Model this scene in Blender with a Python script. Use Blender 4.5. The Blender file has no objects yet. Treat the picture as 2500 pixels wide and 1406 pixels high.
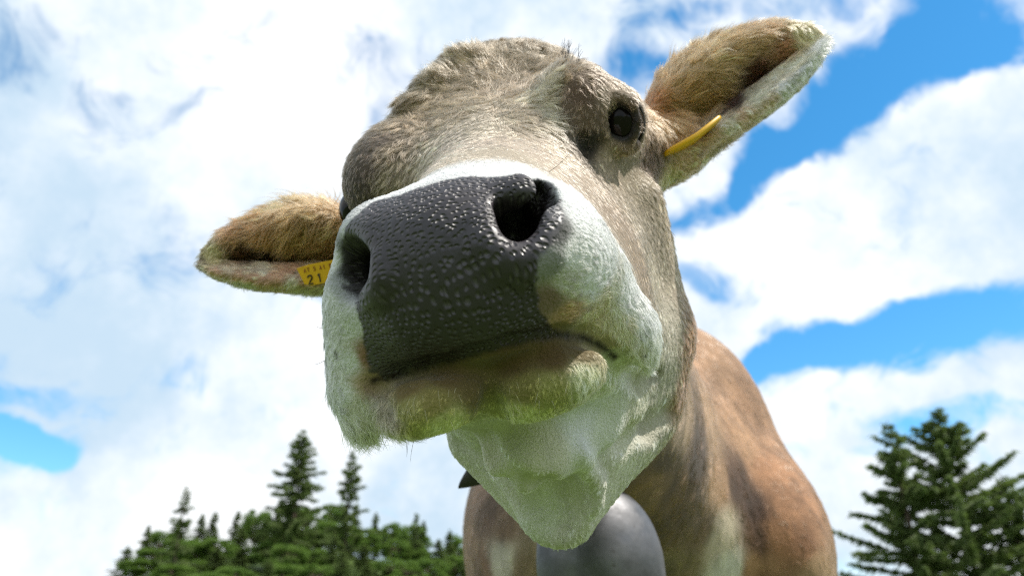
import bpy, bmesh, random
import numpy as np
from math import *
from mathutils import Vector, Matrix, kdtree
random.seed(7); rng = np.random.default_rng(7)
scene = bpy.context.scene
COL = scene.collection
f32 = np.float32

# ------------------------------------------------------------------ camera, sky, sun, exposure
FPX, PITCH, CAM_H = 1868.0, radians(25), 0.70        # focal length in photo pixels (2500 wide)
cam = bpy.data.cameras.new('camera'); cam_ob = bpy.data.objects.new('camera', cam); COL.objects.link(cam_ob)
cam.sensor_width = 36; cam.lens = 36 * FPX / 2500
cam.clip_start = .01; cam.clip_end = 3000
cam_ob.location = (0, 0, CAM_H); cam_ob.rotation_euler = (radians(90) + PITCH, 0, 0)
cam.dof.use_dof = True; cam.dof.focus_distance = .52; cam.dof.aperture_fstop = 27 / 3.6
cam.dof.aperture_blades = 0
scene.camera = cam_ob
scene.view_settings.view_transform = 'Standard'; scene.view_settings.look = 'None'
scene.view_settings.exposure = 0.42; scene.view_settings.gamma = 1
scene.view_settings.use_curve_mapping = False
scene.cycles_curves.shape = 'RIBBONS'; scene.cycles_curves.subdivisions = 2
scene.cycles.use_denoising = False; scene.cycles.filter_width = 1.0
scene.cycles.max_bounces = 6; scene.cycles.transparent_max_bounces = 12

SUN_EL, SUN_AZ = radians(60), radians(102)      # azimuth clockwise from +Y
sun = bpy.data.lights.new('sun', 'SUN'); sun.energy = 4.2; sun.angle = radians(.6); sun.color = (1, .95, .87)
sun_ob = bpy.data.objects.new('sun', sun); COL.objects.link(sun_ob)
sd = Vector((sin(SUN_AZ) * cos(SUN_EL), cos(SUN_AZ) * cos(SUN_EL), sin(SUN_EL)))
sun_ob.rotation_euler = sd.to_track_quat('Z', 'Y').to_euler(); sun_ob.location = (3, 3, 12)

def px_dir(x, y):            # a direction in the place, from a photo pixel
    cx, cy = (x - 1250) / FPX, (703 - y) / FPX
    v = Vector((cx, cos(PITCH) - cy * sin(PITCH), sin(PITCH) + cy * cos(PITCH)))
    return v.normalized()

class Nodes:
    def __init__(s, tree): s.t = tree; tree.nodes.clear()
    def n(s, kind, **kw):
        nd = s.t.nodes.new(kind)
        for k, v in kw.items():
            if k in ('ins',):
                for i, val in v.items(): s.set(nd, i, val)
            else: setattr(nd, k, v)
        return nd
    def set(s, nd, i, val):
        if hasattr(val, 'is_output') or isinstance(val, bpy.types.NodeSocket): s.t.links.new(val, nd.inputs[i])
        else: nd.inputs[i].default_value = val
    def math(s, op, a, b=0.0, c=0.0, clamp=False):
        nd = s.n('ShaderNodeMath', operation=op, use_clamp=clamp)
        s.set(nd, 0, a); s.set(nd, 1, b); s.set(nd, 2, c)
        return nd.outputs[0]
    def vmath(s, op, a, b=(0, 0, 0), out=0):
        nd = s.n('ShaderNodeVectorMath', operation=op); s.set(nd, 0, a)
        if op == 'SCALE': s.set(nd, 3, b)
        else: s.set(nd, 1, b)
        return nd.outputs[out]
    def rng(s, v, a, b, c=0.0, d=1.0, kind='SMOOTHSTEP'):
        nd = s.n('ShaderNodeMapRange', interpolation_type=kind)
        for i, x in enumerate((v, a, b, c, d)): s.set(nd, i, x)
        return nd.outputs[0]
    def noise(s, vec, scale, detail=4.0, rough=.55, out='Fac', dist=0.0):
        nd = s.n('ShaderNodeTexNoise'); s.set(nd, 'Vector', vec); s.set(nd, 'Scale', scale)
        s.set(nd, 'Detail', detail); s.set(nd, 'Roughness', rough); s.set(nd, 'Distortion', dist)
        return nd.outputs[out]
    def mix(s, f, a, b, blend='MIX'):
        nd = s.n('ShaderNodeMix', data_type='RGBA', blend_type=blend)
        s.set(nd, 0, f); s.set(nd, 6, a); s.set(nd, 7, b)
        return nd.outputs[2]

world = bpy.data.worlds.new('World'); scene.world = world; world.use_nodes = True
W = Nodes(world.node_tree)
sky = W.n('ShaderNodeTexSky', sky_type='NISHITA', sun_disc=False, sun_elevation=SUN_EL, sun_rotation=SUN_AZ,
          altitude=900, air_density=1.0, dust_density=.3, ozone_density=2.5)
SKY_STRENGTH = .12
hsv = W.n('ShaderNodeHueSaturation', ins={'Hue': .487, 'Saturation': 1.32, 'Value': 1.4, 'Color': sky.outputs[0]})
tc = W.n('ShaderNodeTexCoord').outputs['Generated']
# slow and fast warps give the cloud banks their torn edges
w1 = W.vmath('SUBTRACT', W.noise(tc, 3.2, 3, .5, 'Color'), (.5, .5, .5))
w2 = W.vmath('SUBTRACT', W.noise(tc, 11., 4, .6, 'Color'), (.5, .5, .5))
dirv = W.vmath('ADD', W.vmath('ADD', tc, W.vmath('SCALE', w1, .22)), W.vmath('SCALE', w2, .055))
# openings in the cloud cover: photo pixel, half sizes (pixels), slant (degrees, + = rising to the right), depth
HOLES = [(2130, 175, 270, 84, 30, 1.25), (1790, 410, 230, 45, 30, .8), (2440, 70, 120, 40, 20, .5), (1990, 40, 200, 45, 8, .5),
         (2180, 800, 250, 80, 4, 1.2), (1930, 860, 150, 60, 20, .8), (2330, 700, 150, 40, 0, .5), (1700, 640, 110, 40, -10, .5),
         (50, 1050, 92, 44, -15, 1.6), (60, 930, 160, 40, 0, .5), (2420, 1050, 140, 50, 0, .6),
         (870, 200, 120, 70, -25, .45), (330, 230, 170, 70, 10, .38), (330, 620, 200, 90, 0, .35), (740, 760, 60, 60, 0, .5),
         (600, 90, 140, 60, 20, .25), (1640, 160, 160, 120, 0, .42), (1560, 240, 120, 60, 0, .45), (60, 40, 90, 90, 0, .3), (450, 930, 90, 60, 0, .35)]
cover = None
for (hx, hy, a, b, ang, amp) in HOLES:
    c = px_dir(hx, hy); t = radians(ang)
    ex = (px_dir(hx + 20 * cos(t), hy - 20 * sin(t)) - px_dir(hx - 20 * cos(t), hy + 20 * sin(t))).normalized()
    ey = c.cross(ex).normalized()
    rotm = Matrix((ex, ey, c)).transposed()
    mp = W.n('ShaderNodeMapping', vector_type='TEXTURE')
    W.set(mp, 0, dirv); mp.inputs[1].default_value = c; mp.inputs[2].default_value = rotm.to_euler()
    mp.inputs[3].default_value = (a / FPX, b / FPX, .5)
    ln = W.vmath('LENGTH', mp.outputs[0], out=1)
    h = W.rng(ln, .35, 1.55, amp, 0.0)
    cover = h if cover is None else W.math('ADD', cover, h)
nz = W.noise(tc, 5.5, 8, .6, dist=.4)
nz2 = W.noise(W.vmath('ADD', tc, W.vmath('SCALE', w1, .25)), 15.0, 6, .6, dist=.6)
open_ = W.math('ADD', W.math('ADD', cover, W.rng(nz, .3, .75, -.22, .42, 'LINEAR')), W.rng(nz2, .3, .7, -.38, .32, 'LINEAR'))
blue = W.rng(open_, .12, 1.0)
shade = W.noise(W.vmath('ADD', tc, (3.1, 1.7, .4)), 3.0, 6, .6)
cloud = W.mix(W.rng(shade, .36, .62), (.46, .59, .71, 1), (.83, .85, .87, 1))
skycol = W.vmath('SCALE', hsv.outputs[0], SKY_STRENGTH)
mixed = W.mix(blue, cloud, skycol)
bg = W.n('ShaderNodeBackground', ins={'Color': mixed, 'Strength': 1.0})
W.t.links.new(bg.outputs[0], W.n('ShaderNodeOutputWorld').inputs[0])

# ------------------------------------------------------------------ helpers
def link(o, parent=None):
    COL.objects.link(o)
    if parent: o.parent = parent
    return o
def tag(o, label=None, cat=None, group=None, kind=None):
    for k, v in (('label', label), ('category', cat), ('group', group), ('kind', kind)):
        if v: o[k] = v
    return o
def mesh_np(name, verts, faces, mats, parent=None, smooth=True, midx=None):
    """verts (N,3); faces list of arrays (M,3|4)"""
    me = bpy.data.meshes.new(name)
    verts = np.asarray(verts, f32)
    fl = [np.asarray(f, np.int32) for f in faces if len(f)]
    loops = np.concatenate([f.ravel() for f in fl])
    sizes = np.concatenate([np.full(len(f), f.shape[1], np.int32) for f in fl])
    starts = np.concatenate([[0], np.cumsum(sizes)[:-1]]).astype(np.int32)
    me.vertices.add(len(verts)); me.vertices.foreach_set('co', verts.ravel())
    me.loops.add(len(loops)); me.loops.foreach_set('vertex_index', loops)
    me.polygons.add(len(sizes)); me.polygons.foreach_set('loop_start', starts)
    if midx is not None: me.polygons.foreach_set('material_index', np.asarray(midx, np.int32))
    me.polygons.foreach_set('use_smooth', np.full(len(sizes), smooth, bool))
    me.update(calc_edges=True); me.validate()
    for m in (mats if isinstance(mats, (list, tuple)) else [mats]): me.materials.append(m)
    return link(bpy.data.objects.new(name, me), parent)
def new_mat(name):
    m = bpy.data.materials.new(name); m.use_nodes = True
    N = Nodes(m.node_tree)
    return m, N
def finish(N, shader): N.t.links.new(shader, N.n('ShaderNodeOutputMaterial').inputs[0])
def principled(N, **kw):
    nd = N.n('ShaderNodeBsdfPrincipled')
    for k, v in kw.items(): N.set(nd, k.replace('_', ' '), v)
    return nd.outputs[0]
def bump(N, h, dist, strength=1.0, normal=None):
    b = N.n('ShaderNodeBump', ins={'Height': h, 'Distance': dist, 'Strength': strength})
    if normal is not None: N.set(b, 'Normal', normal)
    return b.outputs[0]
def tube(pts, rad, n=8, cap=True):
    """swept tube: verts, quads"""
    P = [Vector(p) for p in pts]; V = []; Fc = []
    up = Vector((0, 0, 1))
    for i, p in enumerate(P):
        d = (P[min(i + 1, len(P) - 1)] - P[max(i - 1, 0)]).normalized()
        a = d.cross(up if abs(d.z) < .95 else Vector((1, 0, 0))).normalized(); b = d.cross(a)
        r = rad[i] if hasattr(rad, '__len__') else rad
        for k in range(n):
            t = 2 * pi * k / n
            V.append(p + a * cos(t) * r + b * sin(t) * r)
    for i in range(len(P) - 1):
        for k in range(n):
            Fc.append((i * n + k, i * n + (k + 1) % n, (i + 1) * n + (k + 1) % n, (i + 1) * n + k))
    return np.array([v[:] for v in V]), np.array(Fc)
def lin(c): return tuple(((v / 255) / 12.92 if v / 255 <= .04045 else ((v / 255 + .055) / 1.055) ** 2.4) for v in c)
DU, NHEAD, NCROWN, NEAR, NBODY = .0032, 210000, 50000, 50000, 120000
# ------------------------------------------------------------------ ground and hill
def ground_mat():
    m, N = new_mat('meadow_grass')
    p = N.n('ShaderNodeNewGeometry').outputs['Position']
    c = N.mix(N.noise(p, .6, 5), (.042, .085, .008, 1), (.07, .125, .016, 1))
    c = N.mix(N.rng(N.noise(p, 40, 3), .35, .7), c, (.10, .15, .028, 1))
    finish(N, principled(N, Base_Color=c, Roughness=.8, Normal=bump(N, N.noise(p, 60, 4), .02)))
    return m
GM = ground_mat()
def hill_h(x, y):
    """height of the land: flat pasture, rising to a wooded knoll on the left"""
    d = np.exp(-(((x + 26) / 30) ** 2 + ((y - 105) / 38) ** 2))
    far = 5 * np.clip((np.hypot(x, y) - 150) / 300, 0, 1)
    return 11.5 * d + far + .25 * np.sin(x * .21) * np.sin(y * .17) * np.clip((np.hypot(x, y) - 12) / 30, 0, 1)
gr = np.concatenate([[0], np.geomspace(1.2, 1800, 70)]); na = 96
ga = np.linspace(0, 2 * pi, na, endpoint=False)
gx = (gr[1:, None] * np.sin(ga)); gy = (gr[1:, None] * np.cos(ga)); gz = hill_h(gx, gy)
gv = np.concatenate([[[0, 0, 0]], np.stack([gx.ravel(), gy.ravel(), gz.ravel()], 1)])
k = np.arange(na); kn = (k + 1) % na
tri = np.stack([np.zeros(na, int), 1 + kn, 1 + k], 1)
i, kk = np.meshgrid(np.arange(69), k, indexing='ij'); kkn = (kk + 1) % na
quad = np.stack([1 + i * na + kk, 1 + i * na + kkn, 1 + (i + 1) * na + kkn, 1 + (i + 1) * na + kk], -1).reshape(-1, 4)
ground = mesh_np('ground', gv, [tri, quad], GM); tag(ground, kind='structure')

# ------------------------------------------------------------------ trees
def foliage_mat(name, c1, c2, c3):
    m, N = new_mat(name)
    p = N.n('ShaderNodeNewGeometry').outputs['Position']
    r = N.n('ShaderNodeObjectInfo').outputs['Random']
    c = N.mix(N.rng(N.noise(p, .9, 3), .3, .7), (*c1, 1), (*c2, 1))
    c = N.mix(N.math('MULTIPLY', r, .7), c, (*c3, 1))
    d = principled(N, Base_Color=c, Roughness=.6, Specular_IOR_Level=.25)
    t = N.n('ShaderNodeBsdfTranslucent', ins={'Color': N.mix(.5, c, (.12, .2, .02, 1))}).outputs[0]
    mx = N.n('ShaderNodeMixShader', ins={0: .45, 1: d, 2: t}).outputs[0]
    finish(N, mx); return m
NEEDLE = foliage_mat('spruce_needles', (.10, .15, .05), (.17, .22, .075), (.14, .19, .065))
LEAF = foliage_mat('broad_leaves', (.10, .19, .036), (.18, .28, .06), (.13, .21, .045))
def bark():
    m, N = new_mat('bark'); p = N.n('ShaderNodeNewGeometry').outputs['Position']
    finish(N, principled(N, Base_Color=N.mix(N.noise(p, 6, 5), (.05, .035, .025, 1), (.14, .10, .075, 1)), Roughness=.9)); return m
BARK = bark()

def needle_cards(P, D, L, Wd, r):
    """a spray of thin triangles starting at P along D"""
    n = len(P)
    side = np.cross(D, r.normal(size=(n, 3))); side /= np.linalg.norm(side, axis=1, keepdims=True) + 1e-9
    v = np.stack([P - side * Wd[:, None] * .5, P + side * Wd[:, None] * .5, P + D * L[:, None]], 1).reshape(-1, 3)
    return v, np.arange(3 * n).reshape(-1, 3)
def spruce_mesh(seed, H, R, bare=.05, whorl=.55, gaps=.0, twig=.42, dens=9, droop=.35, lift=.15):
    r = np.random.default_rng(seed)
    tv, tf = tube([(0, 0, 0), (.03 * H * .1, 0, H * .4), (0, 0, H * .75), (0, 0, H)], [H * .014, H * .011, H * .006, .01], 7)
    trunkV = [tv]; trunkF = [tf]; off = len(tv)
    PP = []; DD = []; LL = []; WW = []
    h = H * bare
    while h < H * .985:
        f = (h / H - bare) / (1 - bare)
        rad = R * ((1 - f) ** .85) * (.75 + .4 * r.random()) * (1 if f > .1 else .7 + 3 * f)
        nb = int(5 + 2 * r.random()); a0 = r.random() * 6.28
        for b in range(nb):
            if r.random() < gaps: continue
            a = a0 + b * 6.283 / nb + r.normal() * .3; hb = h + whorl * r.uniform(-.55, .55) * (1 - .5 * f)
            Lb = max(.15, rad * (.5 + .7 * r.random())); up = .25 * f + .05 + lift * r.uniform(-.3, 1)
            s = np.linspace(0, 1, 6)
            bx = np.stack([np.cos(a) * Lb * s, np.sin(a) * Lb * s, hb + Lb * (up * s - droop * s ** 2 * (1 - .5 * f) + .22 * droop * s ** 4)], 1)
            bv, bf = tube([tuple(q) for q in bx[::2]] + [tuple(bx[-1])], [.018 + .012 * Lb, .012, .008, .004], 4)
            trunkV.append(bv); trunkF.append(bf + off); off += len(bv)
            nt = int(dens * Lb / .42) + 8
            ss = np.clip(r.random(nt) ** .7, .08, 1)
            base = np.stack([np.interp(ss, s, bx[:, q]) for q in range(3)], 1)
            out = np.array([np.cos(a), np.sin(a), -.25]); sid = np.array([-np.sin(a), np.cos(a), 0])
            sg = r.choice([-1, 1], nt)
            d = out * .75 + sid * (sg * (.9 - .5 * ss))[:, None] + r.normal(size=(nt, 3)) * .22 + np.array([0, 0, -.25])
            d /= np.linalg.norm(d, axis=1, keepdims=True)
            L = twig * (.55 + .7 * r.random(nt)) * (1.1 - .45 * ss) * min(1, .35 + Lb)
            for rep in range(2):
                PP.append(base + r.normal(size=(nt, 3)) * .03); DD.append(d + r.normal(size=(nt, 3)) * .15); LL.append(L); WW.append(L * (.30 + .15 * r.random(nt)))
        h += whorl * (.7 + .6 * r.random()) * (1 - .45 * f)
    v, fc = needle_cards(np.concatenate(PP), np.concatenate(DD), np.concatenate(LL), np.concatenate(WW), r)
    return (np.concatenate(trunkV), np.concatenate(trunkF)), (v, fc)
def leafy_mesh(seed, H, R, n=15000, leaf=.24):
    r = np.random.default_rng(seed)
    tv, tf = tube([(0, 0, 0), (.1, 0, H * .35), (0, .1, H * .7)], [R * .09, R * .06, R * .02], 7)
    V = [tv]; Fs = [tf]; off = len(tv)
    cl = []
    for q in range(44):
        a = r.random() * 6.28; z = H * (.28 + .68 * r.random()); w = R * sqrt(max(.05, 1 - ((z / H - .55) / .5) ** 2)) * (.45 + .45 * r.random())
        e = np.array([cos(a) * w, sin(a) * w, z]); cl.append((e, R * (.14 + .2 * r.random())))
        bv, bf = tube([(0, 0, z * .6), tuple(e * .55 + np.array([0, 0, z * .3])), tuple(e)], [R * .035, R * .02, .01], 4)
        V.append(bv); Fs.append(bf + off); off += len(bv)
    per = n // len(cl); PP = []; DD = []
    for e, s in cl:
        g = r.normal(size=(per, 3)); g /= np.linalg.norm(g, axis=1, keepdims=True)
        PP.append(e + g * (s * r.random(per)[:, None] ** .45) * np.array([1, 1, .8])); DD.append(g + r.normal(size=(per, 3)) * .7 + np.array([0, 0, -.3]))
    P = np.concatenate(PP); D = np.concatenate(DD); D /= np.linalg.norm(D, axis=1, keepdims=True)
    L = leaf * (.6 + .8 * r.random(len(P)))
    v, fc = needle_cards(P, D, L, L * .75, r)
    return (np.concatenate(V), np.concatenate(Fs)), (v, fc)
def make_tree(name, gen, mat, loc, label, cat, group=None, rz=0):
    (tv, tf), (cv, cf) = gen
    e = bpy.data.objects.new(name, None); link(e); e.location = loc; e.rotation_euler = (0, 0, rz); e.empty_display_size = .3
    mesh_np('trunk', tv, [tf], BARK, e); mesh_np('crown', cv, [cf], mat, e, smooth=False)
    return tag(e, label, cat, group)
def copy_tree(e, loc, rz, sc, label, group=None):
    c = e.copy(); COL.objects.link(c); c.location = loc; c.rotation_euler = (0, 0, rz); c.scale = sc
    c['label'] = label
    if 'group' in c: del c['group']
    if group: c['group'] = group
    for ch in list(e.children):
        d = ch.copy(); COL.objects.link(d); d.parent = c
    return c
def at(x, y, dist):
    """place seen at a photo pixel, `dist` metres away along the ground"""
    d = px_dir(x, y); s = dist / hypot(d.x, d.y)
    return Vector((d.x * s, d.y * s, CAM_H + d.z * s))
def stand(x, ytop, dist, H, depth=0):
    t = at(x, ytop, dist)
    return Vector((t.x, t.y, t.z - H))
gz_at = lambda v: float(hill_h(np.array(v.x), np.array(v.y)))
def planted(x, ytop, dist):
    """foot on the land and the height that brings the tip to the pixel"""
    t = at(x, ytop, dist); g = gz_at(t)
    return Vector((t.x, t.y, g - .05)), t.z - g
# three tall spruces breaking the skyline of the wood
f, h = planted(742, 1046, 82)
tall = make_tree('spruce_tree', spruce_mesh(3, h, h * .36, .04, .58, .20, .62, 11, .3, .45), NEEDLE, f, 'tall dark spruce rising highest above the wooded knoll', 'tree')
f, h = planted(862, 1098, 86)
make_tree('spruce_tree', spruce_mesh(11, h, h * .31, .04, .62, .32, .6, 10, .3, .45), NEEDLE, f, 'thin gappy spruce just right of the highest spruce on the knoll', 'tree')
f, h = planted(458, 1188, 80)
make_tree('spruce_tree', spruce_mesh(21, h, h * .24, .05, .62, .3, .5, 9, .3, .4), NEEDLE, f, 'small wispy spruce leaning up from the left slope of the wood', 'tree')
f, h = planted(1018, 1250, 95)
make_tree('spruce_tree', spruce_mesh(31, h, h * .24, .05, .62, .15, .6, 7), NEEDLE, f, 'short spruce tip between the gappy spruce and the cow', 'tree')
# the near tree at the right edge: two leaders from one clump
f, h = planted(2282, 992, 27)
make_tree('spruce_tree', spruce_mesh(41, h, 4.2, .02, .32, .24, .27, 27, .12, .5), NEEDLE, f, 'taller of the two airy spruces at the right edge', 'tree')
f, h = planted(2165, 1022, 26)
make_tree('spruce_tree', spruce_mesh(52, h, 2.7, .02, .32, .24, .27, 27, .10, .5), NEEDLE, f, 'shorter airy spruce next to the cow\'s flank at the right', 'tree')
f, h = planted(2440, 1150, 28)
make_tree('spruce_tree', spruce_mesh(63, h, 3.0, .02, .34, .3, .27, 24, .1, .5), NEEDLE, f, 'lowest sparse spruce cut off by the right edge of the photo', 'tree')
# the wood on the knoll: leafy and spruce trees along its skyline
leafy = [leafy_mesh(s, 9, 3.6) for s in (1, 2, 3)]; conif = [spruce_mesh(s, 12, 3.1, .04, .6, .08, .6, 9) for s in (71, 72)]
protos = []
WOOD = 'trees crowding the blurred knoll'
SKYL = [(250, 1406), (300, 1360), (330, 1318), (380, 1300), (420, 1282), (500, 1270), (560, 1258), (640, 1240), (700, 1238), (780, 1240), (850, 1236), (910, 1258), (960, 1270), (1020, 1290), (1060, 1272), (1100, 1305), (1140, 1310), (1200, 1320), (1300, 1330)]
sx = [q[0] for q in SKYL]; sy = [q[1] for q in SKYL]
cnt = 0
r0 = random.Random(4)
for row, (dist, drop, step) in enumerate([(104, 0, 46), (92, 42, 52), (80, 85, 58), (68, 125, 64)]):
    x = 215 + 17 * row
    while x < 1290:
        xx = x + r0.uniform(-14, 14); yt = np.interp(xx, sx, sy) + drop + r0.uniform(-10, 16) + (max(0, 330 - xx) * .8)
        dd = dist + r0.uniform(-4, 4)
        t = at(xx, yt, dd); g = gz_at(t); H = t.z - g
        con = r0.random() < .36
        if con: t = at(xx, yt - 18, dd); H = t.z - g
        if H > 1.2:
            k2 = r0.randrange(2) if con else r0.randrange(3); key = (con, k2)
            lab = 'dark pointed spruce packed into the blurred wood' if con else 'rounded leafy green tree packed into the blurred wood'
            sc = H / (12 if con else 9); wsc = max(sc, .62) * r0.uniform(.85, 1.15)
            src = next((p for kk_, p in protos if kk_ == key), None)
            gname = 'dark spruces packed in the wood' if con else 'leafy trees packed in the wood'
            if src is None:
                src = make_tree('spruce_tree' if con else 'leafy_tree', (conif if con else leafy)[k2], NEEDLE if con else LEAF, (t.x, t.y, g - .05), lab, 'tree', gname, r0.random() * 6)
                src.scale = (wsc, wsc, sc); protos.append((key, src))
            else: copy_tree(src, (t.x, t.y, g - .05), r0.random() * 6.28, (wsc, wsc, sc), lab, gname)
            cnt += 1
        x += step
print('wood trees', cnt)
# ------------------------------------------------------------------ the cow as a smooth field of blended volumes
# frame of these numbers: x right, y up, z away, with the origin where the photographer's hand is
F = FPX; CH = CAM_H
def px(x,y,d): return np.array([(x-1250)/F*d,(703-y)/F*d,d])
def wc(x,Y,Z):  # world -> cam coords
    Z-=CH
    return np.array([x, Z*cos(PITCH)-Y*sin(PITCH), Z*sin(PITCH)+Y*cos(PITCH)])
def rot(ax,ang):
    c,s=cos(ang),sin(ang)
    return {'x':np.array([[1,0,0],[0,c,-s],[0,s,c]]),'y':np.array([[c,0,s],[0,1,0],[-s,0,c]]),'z':np.array([[c,-s,0],[s,c,0],[0,0,1]])}[ax]
ROLL,YAW,PIT=radians(17),radians(9),radians(4)
RH=rot('z',ROLL)@rot('y',YAW)@rot('x',-PIT)   # columns: L,U,B
HO=px(1077,590,.41)
def H(l,u,b): return HO+RH@np.array([l,u,b])
def headcoords(p): return RH.T@(np.asarray(p)-HO)
OPS=[]
def ell(c,r,R=None):
    return ('e',np.asarray(c,float),np.asarray(r,float),np.eye(3) if R is None else np.asarray(R,float))
def cone(a,b,ra,rb): return ('c',np.asarray(a,float),np.asarray(b,float),ra,rb)
def add(p,k=.02): OPS.append(('+',p,k))
def sub(p,k=.01): OPS.append(('-',p,k))
def evalp(p,P):
    if p[0]=='e':
        q=(P-p[1].astype(f32))@p[3].astype(f32)
        r=p[2].astype(f32)
        k0=np.sqrt(((q/r)**2).sum(1)); k1=np.sqrt(((q/(r*r))**2).sum(1))+1e-9
        return k0*(k0-1)/k1
    a,b,ra,rb=p[1:]
    ba=(b-a).astype(f32); l2=float(ba@ba)
    pa=P-a.astype(f32)
    t=np.clip(pa@ba/l2,0,1)
    d=pa-t[:,None]*ba
    return np.sqrt((d*d).sum(1))-(ra+(rb-ra)*t)
def smin(a,b,k):
    h=np.maximum(k-np.abs(a-b),0)/k
    return np.minimum(a,b)-h*h*k*.25
def run_ops(P, ops):
    d = np.full(len(P), 9, f32)
    for op, p, k in ops:
        e = evalp(p, P)
        if op == '+': d = smin(d, e, f32(k))
        else: d = -smin(-d, e, f32(k))
    return d
def sdf(P):
    """the field; points are grouped by neighbourhood so that each group only meets the volumes near it"""
    P = np.asarray(P, f32)
    if len(P) < 3000: return run_ops(P, OPS)
    z = np.maximum(P[:, 2], .05)
    key = (np.floor(np.log(z) * 14).astype(np.int64) + 500) * 1000003 + np.floor(P[:, 0] / z * 12).astype(np.int64) * 1009 + np.floor(P[:, 1] / z * 12).astype(np.int64)
    o = np.argsort(key, kind='stable'); ks = key[o]
    cut = np.concatenate([[0], np.where(np.diff(ks))[0] + 1, [len(P)]])
    out = np.empty(len(P), f32)
    C = np.stack([P[o[a:b]].mean(0) for a, b in zip(cut[:-1], cut[1:])])
    R = np.array([np.sqrt(((P[o[a:b]] - c) ** 2).sum(1).max()) for a, b, c in zip(cut[:-1], cut[1:], C)])
    E = np.stack([evalp(p, C) for _, p, _ in OPS], 1); K = np.array([k for _, _, k in OPS])
    D = np.abs(run_ops(C, OPS))
    keepm = E < (2.0 * R + 1.3 * D + .012)[:, None] + K[None]
    for g, (a, b) in enumerate(zip(cut[:-1], cut[1:])):
        idx = o[a:b]
        out[idx] = run_ops(P[idx], [OPS[q] for q in np.where(keepm[g])[0]])
    return out
def grad(P,e=.0006):
    g=np.empty_like(P)
    for i in range(3):
        o=np.zeros(3,f32);o[i]=e
        g[:,i]=sdf(P+o)-sdf(P-o)
    return g/(np.linalg.norm(g,axis=1,keepdims=True)+1e-9)
def ear(P0,P1,facing,ups,dns,scale):
    """leaf shaped ear: local a along, w up, n towards `facing`"""
    P0=np.asarray(P0,float);a=np.asarray(P1,float)-P0;L=np.linalg.norm(a);a/=L
    n=np.asarray(facing,float);n-=a*(n@a);n/=np.linalg.norm(n)
    w=np.cross(n,a)
    if w[1]<0:w=-w
    s=np.linspace(0,1,11)
    return ('r',P0,np.stack([a,w,n],1),L,np.array(ups)*scale,np.array(dns)*scale)
def eval_ear(p,P):
    _,P0,R,L,U,D=p
    q=(P-P0.astype(f32))@R.astype(f32)
    a=q[:,0]/L; s=np.linspace(0,1,len(U))
    ac=np.clip(a,0,1)
    up=np.interp(ac,s,U); dn=np.interp(ac,s,D)
    v=np.where(q[:,1]>0,q[:,1]/np.maximum(up,.004),q[:,1]/np.maximum(dn,.004))
    over=(a-1)*L
    vv=np.clip(np.abs(v),0,1); rim=np.sqrt(np.maximum(1-vv**2.5,0))
    endf=np.clip((1.02-ac)/.16,0,1)**.6
    # relief of the side seen: cleft along v=0, bulging upper flap, flat lower rim
    wid=np.interp(ac,[0,.15,.35,.5,.8,.9,1],[.26,.26,.20,.15,.10,.05,.05])
    dep=np.interp(ac,[0,.1,.3,.6,.82,.92,1],[.02,.028,.030,.022,.014,.0,.0])
    cleft=-dep*np.exp(-((v-.02)/wid)**2)
    bulge=.017*np.exp(-((v-.55)/.32)**2)*np.interp(ac,[0,.2,.5,.9,1],[1,1.3,1,.4,0])
    lowr=.018*np.exp(-((v+.90)/.40)**2)
    front=.004*rim+(cleft+bulge+lowr)*endf
    back=-.004*rim-.040*np.sqrt(np.maximum(1-vv**2,0))*endf*np.interp(ac,[0,.5,1],[1,.75,.35])
    d=np.maximum(q[:,2]-front,back-q[:,2])*.6
    dw=np.where(q[:,1]>0,q[:,1]-up,-q[:,1]-dn)
    d=np.maximum(d,dw*.7); d=np.maximum(d,over)
    return np.maximum(d,-a*L).astype(f32)
_ev=evalp
def evalp(p,P):
    if p[0]=='r':
        # bounding sphere test
        c=(p[1]+p[2][:,0]*p[3]*.5).astype(f32); r=p[3]*.5+.06
        dd=np.sqrt(((P-c)**2).sum(1))-r
        out=np.maximum(dd,.03).astype(f32)
        m=dd<.03
        if m.any(): out[m]=eval_ear(p,P[m])
        return out
    return _ev(p,P)

def raycast(pts):
    D = np.array([px(x, y, 1.0) for x, y in pts], f32); l = np.linalg.norm(D, axis=1)
    t = np.full(len(D), .33, f32)
    for i in range(160):
        d = sdf(D * t[:, None]); far = (d >= .0005 * t) & (t < 4)
        if not far.any(): break
        t += np.where(far, np.maximum(d * .8, .0002) / l, 0).astype(f32)
    return D * t[:, None]
# --- skull, in head coordinates (left, up, back) ---
add(ell(H(0,.052,.40),(.112,.095,.10),RH),.03)            # cranium
add(ell(H(.012,.131,.42),(.062,.055,.05),RH),.04)           # poll
add(cone(H(-.035,.116,.39),H(-.078,.078,.34),.052,.050),.05)
add(cone(H(.06,.112,.41),H(.09,.06,.37),.040,.05),.05)
add(ell(H(-.0,.058,.335),(.100,.042,.09),RH),.06)           # forehead plate
add(cone(H(0,.002,.30),H(0,-.012,.10),.090,.060),.05)       # nasal bridge
add(ell(H(-.094,.066,.300),(.046,.050,.064),RH),.030)      # brow bulges
add(ell(px(1418,276,.70),(.036,.047,.050),RH),.025)
for s in (-1,1):
    add(cone(H(s*.052,-.055,.36),H(s*.04,-.06,.13),.072,.045),.05)   # cheek
    add(cone(H(s*.066,-.15,.34),H(s*.03,-.085,.08),.055,.030),.05)  # mandible
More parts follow.
